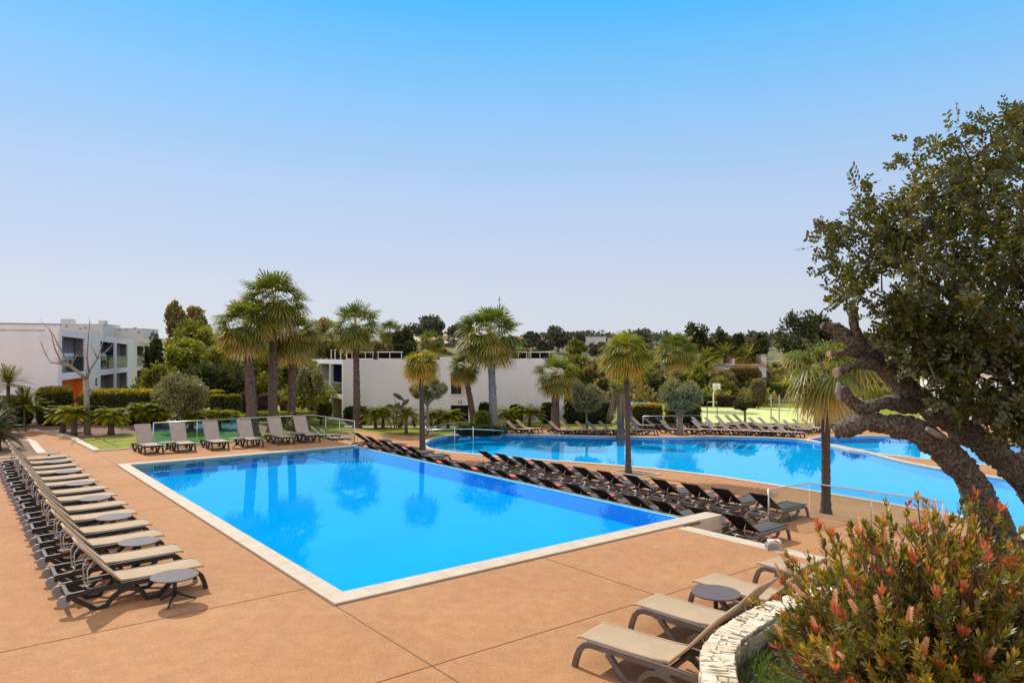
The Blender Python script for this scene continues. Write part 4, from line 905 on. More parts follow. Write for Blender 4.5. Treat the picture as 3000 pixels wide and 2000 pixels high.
for i in range(70):
    Y = rnd.uniform(88, 170); px = rnd.uniform(2280, 3050); x = (px - CX) / F * Y; (sp if i % 2 else sp2).append((x, Y, H(x, Y), rnd.uniform(1.5, 3.5), rnd.uniform(1.0, 2.2)))
for i in range(60):
    Y = rnd.uniform(105, 200); px = rnd.uniform(1040, 1580); x = (px - CX) / F * Y; (sp if i % 2 else sp2).append((x, Y, H(x, Y), rnd.uniform(1.5, 3.2), rnd.uniform(1.0, 2.0)))
mass('hillside_scrub', sp, 'green', lambda y: y * 0.005, 420); mass('hillside_scrub', sp2, 'khaki', lambda y: y * 0.005, 420); mass('far_woodland', sp3, 'pine', lambda y: y * 0.0045, 160)
sp4 = []
for i in range(46):
    Y = rnd.uniform(52, 66); px = rnd.uniform(425, 925); x = (px - CX) / F * Y; sp4.append((x, Y, 0.0, rnd.uniform(1.2, 2.2), rnd.uniform(0.9, 1.9)))
mass('undergrowth', sp4, 'green', lambda y: y * 0.005, 700)

def hedge(name, label, cat, px0, px1, top, bot, Y, depth, mat, z0, n=4500, rnd_=0.35, leaf=0.14, topbright=0.3, seed=1, group=None):
    Y = Y * KF if z0 == ZG else Y; leaf = leaf * KF if z0 == ZG else leaf; g = np.random.default_rng(abs(seed + int(px0))); x0 = (px0 - CX) / F * Y; x1 = (px1 - CX) / F * Y; h = HC - (top - HY) * Y / F - z0; zb = max(0, HC - (bot - HY) * Y / F - z0); w = x1 - x0
    t = thing(name, label, cat, ((x0 + x1) / 2, Y + depth / 2, z0), 0, group)
    # superellipsoid shell of leaves round a twiggy core
    P = g.uniform(-1, 1, (n, 3)); ar = np.array([depth * (h - zb), w * (h - zb), w * depth * 1.3]); axs = g.choice(3, n, p=ar / ar.sum()); P[np.arange(n), axs] = np.sign(P[np.arange(n), axs]); pn = 2 / rnd_
    P = P / (np.abs(P) ** pn).sum(1, keepdims=True) ** (1 / pn)
    ctr = np.array([0, 0, (h + zb) / 2]); sc = np.array([w / 2, depth / 2, (h - zb) / 2])
    rr = g.uniform(0.86, 1.0, (n, 1)) + 0.045 * np.sin(P[:, :1] * 9 + 1) * np.cos(P[:, 2:] * 8)
    X = P * rr * sc + ctr; ax = P + unit(n, g) * 0.9 + np.array([0, 0, .5]); ax /= np.linalg.norm(ax, axis=1, keepdims=True)
    T = g.uniform(0.05, 0.5, n) + topbright * (P[:, 2] > 0.72) * g.uniform(0.4, 1.5, n)  # top leaves tinted for new growth and for sunlight painted in
    q = QM(); q.leaves(X, ax, perp(ax, g), leaf * g.uniform(.7, 1.3, n), leaf * .6, np.clip(T, 0, 1)); q.build('foliage', M[mat], t)
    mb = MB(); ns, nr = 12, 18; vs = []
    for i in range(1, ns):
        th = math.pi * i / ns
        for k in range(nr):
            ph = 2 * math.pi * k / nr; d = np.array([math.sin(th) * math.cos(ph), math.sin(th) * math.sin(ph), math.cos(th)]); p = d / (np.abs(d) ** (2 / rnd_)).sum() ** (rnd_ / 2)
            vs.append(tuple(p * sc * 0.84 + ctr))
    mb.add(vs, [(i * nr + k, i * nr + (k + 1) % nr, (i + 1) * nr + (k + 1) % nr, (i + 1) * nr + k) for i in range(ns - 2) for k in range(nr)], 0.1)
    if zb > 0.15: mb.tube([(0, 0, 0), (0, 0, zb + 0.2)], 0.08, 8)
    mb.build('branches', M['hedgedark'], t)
    return t
hedge('hedge', 'long clipped hedge with sunlit yellow new growth on top before the left building', 'hedge', 212, 470, 1141, 1245, 39.5, 1.5, 'hedge', 0, n=12000, topbright=0.45)
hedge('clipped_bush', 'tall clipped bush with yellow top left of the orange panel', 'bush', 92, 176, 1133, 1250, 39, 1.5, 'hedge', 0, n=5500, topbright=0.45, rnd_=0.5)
hedge('clipped_bush', 'round clipped bush behind the far loungers, left of two between olive and palms', 'bush', 606, 655, 1155, 1205, 44, 1.0, 'hedge', 0, n=2600, rnd_=0.75, topbright=0.35)
hedge('clipped_bush', 'round clipped bush behind the far loungers, right of two between olive and palms', 'bush', 650, 698, 1155, 1215, 44, 1.0, 'hedge', 0, n=2600, rnd_=0.75, topbright=0.35)
hedge('clipped_bush', 'yellow flowering bush peeking behind the two round clipped bushes', 'bush', 600, 650, 1143, 1180, 47, 1.0, 'hedge', 0, n=1500, rnd_=0.8, topbright=0.6)
hedge('clipped_bush', 'reddish bush just left of the palm clump trunks', 'bush', 690, 735, 1148, 1215, 46, 1.0, 'hedgered', 0, n=1800, rnd_=0.8)
hedge('clipped_bush', 'yellow and red bush seen between the palm clump trunks', 'bush', 745, 800, 1152, 1225, 46, 1.0, 'hedgered', 0, n=2000, rnd_=0.8)
hedge('clipped_bush', 'rusty bush behind the right palm of the clump', 'bush', 815, 850, 1172, 1225, 46, 1.0, 'hedgered', 0, n=1500, rnd_=0.8)
hedge('clipped_bush', 'round green bush below the balconies of the white building', 'bush', 900, 968, 1175, 1228, 47, 1.2, 'hedge', ZG, n=2600, rnd_=0.75, topbright=0.2)
hedge('clipped_bush', 'dark bush behind the lone palm trunk', 'bush', 1000, 1076, 1190, 1250, 47.5, 1.2, 'hedgedark', ZG, n=2600, rnd_=0.75)
for i, (a, b, c, d, Y, lab) in enumerate([(480, 700, 1205, 1262, 41, 'row of low foliage behind the glass fence left of the palm clump'), (705, 880, 1208, 1262, 42, 'row of low foliage behind the glass fence at the palm clump')]):
    hedge('low_hedge', lab, 'hedge', a, b, c, d, Y, 1.2, 'bright', 0, n=5000, rnd_=0.6, topbright=0.2)
hedge('hedge', 'dark hedge right of the white building corner, behind the small olive', 'hedge', 1654, 1800, 1178, 1248, 48.5, 1.3, 'hedgedark', ZG, n=6500)
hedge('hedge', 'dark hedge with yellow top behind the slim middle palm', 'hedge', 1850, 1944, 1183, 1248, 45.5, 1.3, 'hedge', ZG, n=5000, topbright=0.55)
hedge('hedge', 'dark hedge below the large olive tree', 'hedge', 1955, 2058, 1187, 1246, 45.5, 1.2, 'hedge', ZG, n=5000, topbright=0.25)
hedge('hedge', 'low dark hedge along the back of the green court', 'hedge', 2040, 2150, 1163, 1190, 66, 1.2, 'hedgedark', ZG, n=2500, leaf=.2)
hedge('hedge', 'low dark red hedge along the back of the green court', 'hedge', 2105, 2160, 1161, 1190, 65, 1.2, 'hedgered', ZG, n=2000, leaf=.2)
hedge('hedge', 'bright green hedge on the bank behind the basketball board', 'hedge', 2110, 2410, 1122, 1162, 72, 1.5, 'bright', ZG, n=7000, leaf=.24)
hedge('hedge', 'long bright green hedge further left beside the slide tower', 'hedge', 1650, 1740, 1095, 1130, 74, 1.5, 'bright', ZG, n=2600, leaf=.24)
hedge('clipped_bush', 'brown columnar shrub at the back right of the green court', 'bush', 2205, 2250, 1108, 1192, 62, 1.2, 'khaki', ZG, n=1500, leaf=.2, rnd_=0.7)
hedge('clipped_bush', 'dark climbing shrub on the white wall right of the doorway', 'bush', 1402, 1436, 1178, 1250, 48.6, 0.8, 'hedgedark', ZG, n=1500, rnd_=0.7)
hedge('clipped_bush', 'dark shrub before the white wall right of the grey trunked palm', 'bush', 1490, 1535, 1185, 1245, 48.5, 0.8, 'hedgedark', ZG, n=1800, rnd_=0.8)
hedge('clipped_bush', 'tall dark shrub at the right end of the white wall', 'bush', 1585, 1628, 1180, 1250, 48.5, 0.9, 'hedgedark', ZG, n=2200, rnd_=0.6)
hedge('clipped_bush', 'low dark planting at the far rim of the round pool below the grey palm', 'bush', 1330, 1480, 1250, 1278, 40, 1.2, 'hedgedark', ZG, n=3000, rnd_=0.8, leaf=0.2)
hedge('clipped_bush', 'yellow leafed bush at the foot of the grey trunked palm', 'bush', 1388, 1436, 1206, 1256, 42.5, 1.0, 'bright', ZG, n=1800, rnd_=0.85, leaf=0.22, topbright=.3)
hedge('clipped_bush', 'rusty olive thicket right in front of the low house wall', 'bush', 2138, 2240, 1074, 1125, 86, 2.5, 'khaki', H(0, 86), n=4500, leaf=.42, rnd_=0.8)
hedge('clipped_bush', 'rounded green shrub at the left edge before the white wall', 'bush', -60, 62, 1160, 1270, 38, 1.6, 'hedge', 0, n=5000, rnd_=0.75, topbright=0.3)
# paddle leaved plant and agaves by the white wall
t = thing('paddle_plant', 'dark paddle leaved banana like plant against the white wall', 'plant', tuple(G(1160, 1252, ZG)))
for k, (dx, top, ln) in enumerate([(0.2, 2.35, 1.0), (0.75, 2.0, 0.9), (-0.35, 1.6, 1.0), (-0.9, 1.45, 1.1), (0.95, 1.35, 1.0), (0.1, 1.75, 0.9), (0.55, 1.5, .8)]):
    st = Vector((dx * .35, rnd.uniform(-.2, .2), 0)); e = Vector((dx, rnd.uniform(-.3, .3), top)); m_ = MB(); d = Vector((0.55 if dx > 0 else -0.6, 0.1, 0.75 if k % 3 else -0.25)).normalized()
    MB().tube([st, (st + e) / 2 + Vector((0, 0, .15)), e - d * ln / 2], [0.05, 0.035, 0.02], 6).build('stem', M['wood'], t)
    s = d.cross(Vector((0, 1, 0.35))).normalized() * 0.19
    vs = []; fs = []
    for i in range(6):
        f = i / 5; wd = math.sin(math.pi * min(1, .12 + f * .9)); c = e + d * ln * (f - .5) - Vector((0, 0, .2 * f * f)); vs += [c - s * wd + Vector((0, .03, .03)), c, c + s * wd + Vector((0, .03, .03))]
    for i in range(5):
        b = 3 * i; fs += [(b, b + 1, b + 4, b + 3), (b + 1, b + 2, b + 5, b + 4)]
    m_.add(vs, fs, 0.4).build('leaf', M['agave'], t)
def agave(label, px, py, z, ln, n=26):
    t = thing('agave', label, 'plant', tuple(G(px, py, z)), 0, 'spiky agaves by the white wall'); q = QM(); g = np.random.default_rng(int(px)); az = np.arange(n) * 2.4; el = np.radians(np.linspace(85, 18, n))
    D = np.stack([np.cos(az) * np.cos(el), np.sin(az) * np.cos(el), np.sin(el)], 1); S = np.stack([-np.sin(az), np.cos(az), 0 * az], 1)
    q.leaves(D * ln / 2, D, S, ln, 0.12, g.random(n)); q.build('leaves', M['agave'], t)
agave('spiky agave under the paddle leaved plant', 1176, 1252, ZG, 1.0); agave('spiky agave left of the slim palm trunk', 1214, 1252, ZG, 0.95); agave('dark agave right of the slim palm trunk', 1284, 1256, ZG, 0.8); agave('dark agave at the round pool rim below the grey palm', 1478, 1272, ZG, 0.7)
# bare tree before the left building
t = thing('bare_tree', 'leafless tree with spreading grey branches before the left building', 'tree', tuple(G(256, 1271, 0)))
bt = G(256, 1271, 0); mb = MB(); r = random.Random(3)
def wob(pts, rad, dy=0):
    P = []
    for i, (px, py) in enumerate(pts):
        p = PT(px, py, bt.y + dy * i * 0.25); P.append(p - bt)
    mb.tube(P, rad, 7)
    for i in range(1, len(P)):
        for k in range(2):
            a = P[i - 1].lerp(P[i], r.random()); d = (P[i] - P[i - 1]).normalized() + Vector((r.uniform(-.9, .9), r.uniform(-.9, .9), r.uniform(0, .8))); b = a + d * r.uniform(.2, .55)
            mb.tube([a, a.lerp(b, .5) + Vector((0, 0, .05)), b], [rad[-1] * .6, rad[-1] * .4, .006], 5)
wob([(256, 1272), (254, 1190), (254, 1112)], [.17, .13, .12]); wob([(254, 1112), (238, 1097), (205, 1072), (182, 1066)], [.10, .09, .07, .05], -1)
wob([(182, 1066), (160, 1020), (152, 985), (148, 968)], [.04, .03, .02, .01], -1); wob([(182, 1066), (150, 1062), (135, 1040), (120, 1005), (117, 992)], [.04, .03, .025, .02, .01], 1); wob([(205, 1072), (165, 1000), (153, 975), (131, 953)], [.05, .035, .02, .01], 1)
wob([(205, 1072), (220, 1050), (226, 1032)], [.03, .02, .01]); wob([(254, 1112), (262, 1085), (285, 1050), (310, 1030), (329, 1010)], [.08, .06, .045, .03, .012], 1); wob([(285, 1050), (270, 1020), (264, 1008)], [.03, .02, .01]); wob([(260, 1090), (255, 1050), (258, 1000), (262, 960), (263, 936)], [.05, .04, .03, .02, .008], -1); wob([(285, 1050), (299, 1010), (305, 995)], [.03, .02, .01], 1)
mb.build('branches', M['barewood'], t, True)
# ------------------------------------------------------------------ buildings
def text_mesh(name, s, size, mat, parent, loc, rot, depth=0.03):
    cu = bpy.data.curves.new(name, 'FONT'); cu.body = s; cu.size = size; cu.extrude = depth; cu.align_x = 'CENTER'
    tmp = bpy.data.objects.new('tmp', cu); COL.objects.link(tmp); dg = bpy.context.evaluated_depsgraph_get()
    me = bpy.data.meshes.new_from_object(tmp.evaluated_get(dg)); bpy.data.objects.remove(tmp); bpy.data.curves.remove(cu)
    me.materials.clear(); me.materials.append(mat)
    o = link(bpy.data.objects.new(name, me), parent); o.location = loc; o.rotation_euler = rot; return o
def facade(t, o, a, b, z0, z1, bays, slabs, depth, wallmat, thick=0.28, rail_at=0.06):
    """wall along a from o; b points into the house; bays = (d0, d1, z0, z1, back material, railing, balcony bar)"""
    ds = sorted({0.0, *[x for k in bays for x in k[:2]], bays[-1][1] + slabs}); mb = MB(); eps = 0.0
    cols = list(zip(ds[:-1], ds[1:]))
    for d0, d1 in cols:
        ops = sorted([k for k in bays if k[0] <= d0 + 1e-6 and k[1] >= d1 - 1e-6], key=lambda k: k[2]); z = z0
        for k in ops:
            if k[2] > z + 0.01: mb.obox(o, a, d0, d1, b, 0, thick, z, k[2])
            z = k[3]
        if z1 > z: mb.obox(o, a, d0, d1, b, 0, thick, z, z1)
    mb.build('wall', wallmat, t)
    for k in bays:
        d0, d1, k0, k1, bm_, rail, bar = k
        w_ = thing('loggia', None, None); w_.parent = t; w_.name = 'loggia'
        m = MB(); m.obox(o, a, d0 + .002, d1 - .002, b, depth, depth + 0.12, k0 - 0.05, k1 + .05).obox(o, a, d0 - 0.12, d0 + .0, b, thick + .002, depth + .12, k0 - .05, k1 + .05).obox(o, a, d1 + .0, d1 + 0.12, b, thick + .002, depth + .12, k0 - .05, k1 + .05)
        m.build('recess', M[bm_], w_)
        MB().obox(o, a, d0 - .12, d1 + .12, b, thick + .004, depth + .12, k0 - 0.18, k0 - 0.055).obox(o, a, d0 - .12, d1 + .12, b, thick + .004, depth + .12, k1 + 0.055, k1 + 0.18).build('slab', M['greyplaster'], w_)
        if rail:
            MB().obox(o, a, d0 + .01, d1 - .01, b, rail_at, rail_at + .015, k0 + 0.02, k0 + 1.0).build('glass_panel', M['glass'], w_)
            MB().obox(o, a, d0 + .01, d1 - .01, b, rail_at - .01, rail_at + .025, k0 + 1.0, k0 + 1.04).build('handrail', M['steel'], w_)
        if bar: MB().obox(o, a, d0 + .3, d1 - .5, b, depth - .08, depth - .002, k0 + 0.75, k0 + 1.2).build('parapet', M['white'], w_)
# left building
o1 = Vector((-26.7, 42.0, 0)); a1 = Vector((-0.354, 0.935, 0)); b1 = Vector((-0.935, -0.354, 0))
t1 = thing('apartment_building', 'white two storey building at the left edge with grey, navy and orange recessed balconies', 'building', (0, 0, 0))
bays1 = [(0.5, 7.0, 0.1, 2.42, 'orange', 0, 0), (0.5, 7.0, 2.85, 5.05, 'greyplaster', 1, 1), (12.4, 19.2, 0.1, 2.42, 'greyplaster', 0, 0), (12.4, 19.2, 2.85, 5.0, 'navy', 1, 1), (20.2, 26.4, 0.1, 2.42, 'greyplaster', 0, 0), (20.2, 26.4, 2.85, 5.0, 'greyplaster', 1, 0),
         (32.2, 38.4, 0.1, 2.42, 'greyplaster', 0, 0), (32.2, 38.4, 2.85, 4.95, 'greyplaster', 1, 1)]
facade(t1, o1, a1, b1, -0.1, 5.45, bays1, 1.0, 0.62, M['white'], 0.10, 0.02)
MB().obox(o1, b1, 0.002, 30, Vector((0.354, -0.935, 0)), -0.3, 0.0, -0.1, 5.72).build('side_wall', M['white'], t1)
MB().obox(o1, a1, 0.0, 39.3, b1, 0.76, 14, 5.3, 5.42).build('roof', M['offwhite'], t1)
MB().obox(o1, b1, -0.04, 30, Vector((0.354, -0.935, 0)), -0.34, 0.04, 5.722, 5.78).build('roof_trim', M['distgrey'], t1)
for d0, d1, zt in ((8.3, 12.2, 5.75), (28.0, 31.9, 5.5)):
    MB().obox(o1, a1, d0, d1, b1, -0.10, -0.002, -0.1, zt).build('fin_wall', M['litwhite'], t1)
rz1 = math.atan2(a1.y, a1.x) + math.pi
pn_ = o1 + a1 * 10.4 - b1 * 0.105
text_mesh('house_number', '12', 0.75, M['black'], t1, (pn_.x, pn_.y, 1.75), (R(90), 0, math.atan2(a1.y, a1.x)))
for k, (sd_, lt) in enumerate(((2.0, 4.2), (2.0, 1.6))):
    p = o1 + a1 * sd_ + b1 * 0.615; MB().obox(p, a1, -.12, .12, b1, -.06, 0.0, lt - 0.1, lt + .08).build('wall_lamp', M['black'], t1)
# white building in the middle
t2 = thing('apartment_building', 'long white building number 13 behind the palms with solar racks on its flat roof', 'building', (0, 0, 0))
Y2 = 50.0 * KF; B0 = ZG - 0.5
X2 = lambda px: (px - CX) / F * Y2
zz = lambda py: HC - (py - HY) * Y2 / F
ax = Vector((1, 0, 0)); ay = Vector((0, 1, 0)); xl, xa, xb, xr = X2(1005), X2(1288), X2(1378), X2(1652)
MB().box(xl, xa, Y2, Y2 + .3, B0, zz(1053)).build('wall', M['white'], t2); MB().box(xb, xr, Y2, Y2 + .3, B0, zz(1052)).build('wall', M['white'], t2)
m = MB(); wx0, wx1, wxm = X2(1320), X2(1372), X2(1350)
for x0, x1, za, zb in ((xa + .002, wx0, B0, zz(1045)), (wx1, xb - .002, B0, zz(1045)), (wx0, wx1, zz(1090), zz(1045)), (wx0, wx1, zz(1187), zz(1155))): m.box(x0, x1, Y2 + .12, Y2 + .42, za, zb)
m.build('entrance_wall', M['white'], t2)
wn = MB().box(wx0, wxm, Y2 + .55, Y2 + .6, zz(1155), zz(1090)).build('window', M['darkvoid'], t2); MB().box(wx0 + .5, wx0 + .56, Y2 + .5, Y2 + .55, zz(1155), zz(1090)).build('window_frame', M['resinbrown'], wn)
MB().box(wxm + .002, wx1, Y2 + .5, Y2 + .6, zz(1155), zz(1090)).build('pane', M['tan'], t2); MB().box(wx0 - .05, wx1 + .05, Y2 + .05, Y2 + .45, zz(1157.5), zz(1155.1)).build('window_sill', M['white'], t2)  # tan reflection in the right window half painted as flat colour
dr = MB().box(wx0 - .1, wx1 + .1, Y2 + 1.2, Y2 + 1.3, B0, zz(1186)).build('door', M['darkvoid'], t2); MB().box(wx0 - .1, wx0, Y2 + .43, Y2 + 1.2, B0, zz(1187)).box(wx1, wx1 + .1, Y2 + .43, Y2 + 1.2, B0, zz(1187)).build('door_jamb', M['black'], dr)
text_mesh('house_number', '\u00b7 13 \u00b7', 0.42, M['black'], t2, (X2(1347), Y2 + .115, zz(1182)), (R(90), 0, 0))
MB().box(xr - .3, xr, Y2 + .302, Y2 + 14, B0, zz(1052) - .002).build('side_wall', M['white'], t2)
MB().box(xl + .1, xr - .302, Y2 + .31, Y2 + 14, zz(1058), zz(1055)).build('roof', M['offwhite'], t2)
MB().obox(Vector((X2(1300), Y2 + .1, 0)), ax, 0, 1.6, ay, 0, .3, zz(1053) + .3, zz(1044) + .08).build('roof_vent', M['offwhite'], t2)
MB().tube([(X2(1448), Y2 - .02, zz(1132)), (X2(1448), Y2 - .2, zz(1132)), (X2(1456), Y2 - .3, zz(1133))], 0.03, 6).build('wall_lamp', M['black'], t2)
o2 = Vector((xl, Y2, 0)); a2 = Vector((-0.45, 0.893, 0)); b2 = Vector((0.893, 0.45, 0))
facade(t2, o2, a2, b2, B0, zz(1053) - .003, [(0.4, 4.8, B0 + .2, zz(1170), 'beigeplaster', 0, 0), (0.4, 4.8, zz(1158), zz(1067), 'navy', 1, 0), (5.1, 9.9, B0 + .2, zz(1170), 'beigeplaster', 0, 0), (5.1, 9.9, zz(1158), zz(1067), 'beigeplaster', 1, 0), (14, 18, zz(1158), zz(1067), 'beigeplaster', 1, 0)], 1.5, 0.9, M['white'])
# racks on the roof
for i, (p0, p1, Y, lab) in enumerate([(1012, 1050, 56, 'dark solar rack on the flat roof, left of the lone palm trunk'), (1046, 1095, 54, 'dark solar rack on the flat roof, just right of the lone palm trunk'), (1104, 1180, 54, 'dark solar rack on the flat roof, left of the yellow green palm'), (1492, 1545, 54, 'dark solar rack on the flat roof right of the tall grey palm, left of two'), (1552, 1612, 54, 'dark solar rack on the flat roof right of the tall grey palm, right of two')]):
    Y *= KF; x0, x1 = (p0 - CX) / F * Y, (p1 - CX) / F * Y; zb = zz(1055); zt = HC - (1031 - HY) * Y / F
    t = thing('solar_rack', lab, 'solar panel', ((x0 + x1) / 2, Y, zb), 0, 'solar racks on the white building roof'); w2 = (x1 - x0) / 2; h = zt - zb
    MB().hexa([(-w2, .95, h * .16), (w2, .95, h * .16), (w2, 1.0, h * .14), (-w2, 1.0, h * .14), (-w2, .03, h * .97), (w2, .03, h * .97), (w2, .08, h * .94), (-w2, .08, h * .94)]).build('panel', M['solar'], t)
    MB().tube([(-w2, .0, h), (w2, .0, h)], 0.035, 6).build('header_pipe', M['steel'], t)
    for k in (-.9, 0, .9): MB().tube([(k * w2, .02, 0), (k * w2, .02, h * .95)], 0.03, 6).build('leg', M['steel'], t); 
    MB().box(-w2 * .9, w2 * .9, .02, .06, 0, h * .2).build('front_rail', M['steel'], t)
for i, px in enumerate((961, 972, 988, 1005)):
    Y = (50.8 + (1005 - px) * 0.12) * KF; x = (px - CX) / F * Y + .3; t = thing('vent_pipe', f'pale vent pipe on the roof above the balconies, {["leftmost", "second from left", "third from left", "rightmost"][i]} of four', 'pipe', (x, Y, zz(1055)), 0, 'vent pipes on the roof')
    h = HC - (1026 - HY) * Y / F - zz(1055); MB().tube([(0, 0, 0), (0, 0, h)], [.06, .05], 8).build('pipe', M['tan'], t); MB().disc((0, 0, h), .11, .08, 10).build('cowl', M['tan'], t)
# far houses
def house(label, px0, px1, top, bot, Y, mats, roof=None, chim=(), wins=(), depth=8):
    x0, x1 = (px0 - CX) / F * Y, (px1 - CX) / F * Y; zt = HC - (top - HY) * Y / F; zb = HC - (bot - HY) * Y / F - 3
    t = thing('house', label, 'house', ((x0 + x1) / 2, Y, zb)); w_ = (x1 - x0) / 2; h = zt - zb
    MB().box(-w_, w_, 0, depth, 0, h).build('wall', M[mats], t)
    if roof: 
        r = MB(); rh = roof[1] / F * Y; r.add([(-w_ - .3, -.4, h - .02), (w_ + .3, -.4, h - .02), (w_ + .3, depth / 2, h + rh), (-w_ - .3, depth / 2, h + rh), (w_ + .3, depth + .4, h - .02), (-w_ - .3, depth + .4, h - .02)], [(0, 1, 2, 3), (3, 2, 4, 5), (1, 4, 2), (0, 3, 5)])
        r.build('roof', M[roof[0]], t)
    else: MB().box(-w_ - .1, w_ + .1, -.1, depth + .1, h + .002, h + .2).build('roof', M[mats], t)
    for cpx, ch, cw in chim:
        c = (cpx - CX) / F * Y - (x0 + x1) / 2; MB().box(c - cw / 2 / F * Y, c + cw / 2 / F * Y, 1, 3, h + .21 if not roof else h, h + ch / F * Y).build('chimney', M[mats], t)
    for (wp, wy, ww, wh) in wins:
        c = (wp - CX) / F * Y - (x0 + x1) / 2; z = HC - (wy - HY) * Y / F - zb; MB().box(c - ww / 2 / F * Y, c + ww / 2 / F * Y, -.06, .3, z - wh / 2 / F * Y, z + wh / 2 / F * Y).build('window', M['distgrey'], t)
    return t
house('white apartment block far behind the left building, tall left end with roof tower', 172, 300, 950, 1000, 300, 'offwhite', None, [(192, 16, 38), (306 - 12, 12, 20)], [(195, 955, 7, 7), (235, 962, 8, 5), (250, 960, 8, 5)], 14)
house('white terraced block far behind the left building, lower right end', 308, 417, 963, 1000, 310, 'offwhite', None, [(325, 6, 26), (360, 3, 40)], [(330, 968, 8, 6), (350, 966, 8, 6), (372, 965, 8, 6), (395, 962, 8, 6), (407, 973, 10, 8)], 14)
house('far white house with red tiled roof right of the tall grey palm', 1494, 1540, 997, 1012, 240, 'offwhite', ('terracotta', 11), [(1520, 10, 4)])
house('far white gabled house with orange roof on the hillside', 1556, 1600, 992, 1018, 230, 'offwhite', ('terracotta', 6), [(1558, 10, 8), (1604, 12, 5)])
house('far long white flat house below the lumpy pine', 1600, 1642, 993, 1012, 225, 'offwhite', None)
house('far wide white house on the skyline left of the slim middle palm', 1642, 1775, 988, 1014, 220, 'offwhite', None, [(1672, 5, 5)], [(1740, 1000, 6, 4)])
house('low house with pink tiled roof and white chimney among the right bushes', 2135, 2245, 1068, 1085, 92, 'offwhite', ('terracotta', 5), [(2157, 18, 7), (2246, 30, 14)], (), 7)
t = house('white flat roofed wall seen through the gnarled tree at the far right', 2820, 3200, 1097, 1140, 58, 'white', None, [], [(2890, 1110, 120, 2)], 6)
f = sheet('dry_field', [(-29, 232), (-14, 238), (-16, 300), (-50, 300)], [], lambda x, y: H(x, y) + 1.0 + (y - 232) * 0.02, M['field'])
# dark boarding at the right rim of the far terrace, blue awning
t = thing('board_fence', 'dark boarded wall at the right end of the far lounger rows', 'fence', tuple(G(2385, 1252, ZG))); h = 1.5
for k in range(9): MB().box(0.0, 5.0, 0, .04, .02 + k * .165, .165 + k * .165).build('board', M['fencedark'], t)
MB().box(-.05, 5.05, -.03, .07, 1.51, 1.57).build('top_rail', M['steel'], t); MB().box(-.06, .02, -.02, .06, 0, 1.5).build('post', M['plasticwhite'], t)
t = thing('parasol', 'folded out blue fabric awning under the gnarled tree at the far right', 'parasol', tuple(G(2955, 1268, ZG)))
MB().tube([(0, 0, 0), (0, 0, 2.2)], .04, 8).build('pole', M['steel'], t); m = MB(); m.add([(0, 0, 2.3)] + [(1.5 * math.cos(i * math.pi / 4), 1.5 * math.sin(i * math.pi / 4), 1.75) for i in range(8)], [(0, 1 + i, 1 + (i + 1) % 8) for i in range(8)]); m.build('canopy', M['awningblue'], t)
# basketball hoop
p = G(2090, 1196, ZG); t = thing('basketball_hoop', 'white basketball board on a bent white pole at the back of the green court', 'basketball hoop', tuple(p)); Y = p.y
hz = lambda py: HC - (py - HY) * Y / F - ZG
MB().tube([(0, 0, 0), (0, 0, hz(1150)), (.08, -.1, hz(1143)), (.35, -.25, hz(1138))], .08, 8).build('pole', M['plasticwhite'], t, True)
bd = MB().box(-.15, .65, -.30, -.26, hz(1140), hz(1122)).build('backboard', M['plasticwhite'], t)
m = MB()
for x0, x1, z0, z1 in ((.08, .42, hz(1131) - .03, hz(1131)), (.08, .42, hz(1138), hz(1138) + .03), (.08, .11, hz(1138), hz(1131)), (.39, .42, hz(1138), hz(1131))): m.box(x0, x1, -.31, -.302, z0, z1)
m.build('target_square', M['black'], bd)
MB().tube([(.25 + .2 * math.cos(i / 12 * 6.283), -.52 + .2 * math.sin(i / 12 * 6.283), hz(1139)) for i in range(13)], .015, 5, cap=False).build('rim', M['plasticorange'], t)
# goal frame and court posts
t = thing('goal_frame', 'thin dark goal frame left of the basketball pole', 'goal', tuple(G(2087, 1225, ZG)))
g0 = G(2072, 1225, ZG) - G(2087, 1225, ZG); g1 = G(2101, 1225, ZG) - G(2087, 1225, ZG)
for e in (g0, g1): MB().tube([e, e + Vector((0, 0, 1.45))], .035, 6).build('post', M['fencedark'], t)
MB().tube([g0 + Vector((0, 0, 1.45)), g1 + Vector((0, 0, 1.45))], .03, 6).build('crossbar', M['steel'], t)
for i, px in enumerate((2259, 2283, 2337)):
    t = thing('fence_post', ['thin grey post at the court edge, left of three', 'thin grey post at the court edge, middle of three', 'thin grey post at the court edge, right of three'][i], 'post', tuple(G(px, 1236, ZG)), 0, 'posts at the court edge'); MB().tube([(0, 0, 0), (0, 0, 2.2)], .06, 8).build('pole', M['steel'], t); MB().disc((0, 0, 2.2), .08, .03, 10).build('cap', M['steel'], t)
# playground and little pool in the distance
p = G(1748, 1145, ZG) if False else PT(1748, 1130, 85); t = thing('slide_tower', 'orange and yellow water slide tower in the distance', 'slide', (p.x, 85, H(0, 85)))
for dx in (-.35, .35): MB().tube([(dx, 0, 0), (dx, 0, 3.6)], .16, 8).build('post', M['plasticorange'], t)
MB().add([(-.45, -.3, 3.1), (.45, -.3, 3.1), (.45, .3, 3.1), (-.45, .3, 3.1), (0, 0, 3.6)], [(0, 1, 4), (1, 2, 4), (2, 3, 4), (3, 0, 4)]).build('roof', M['plasticorange'], t)
MB().tube([(.4, 0, 2.6), (1.4, 0, 1.7), (2.2, -.2, 1.0)], .09, 6).build('slide_chute', M['plasticyellow'], t); MB().tube([(.4, 0, 1.9), (1.1, 0, 1.3), (1.6, -.2, .9)], .09, 6).build('slide_chute', M['plasticyellow'], t)
MB().disc((-1.4, -.5, 0), .7, .9, 16).build('splash_tub', M['plasticblue'], t); t.scale = (.6, .6, .68)
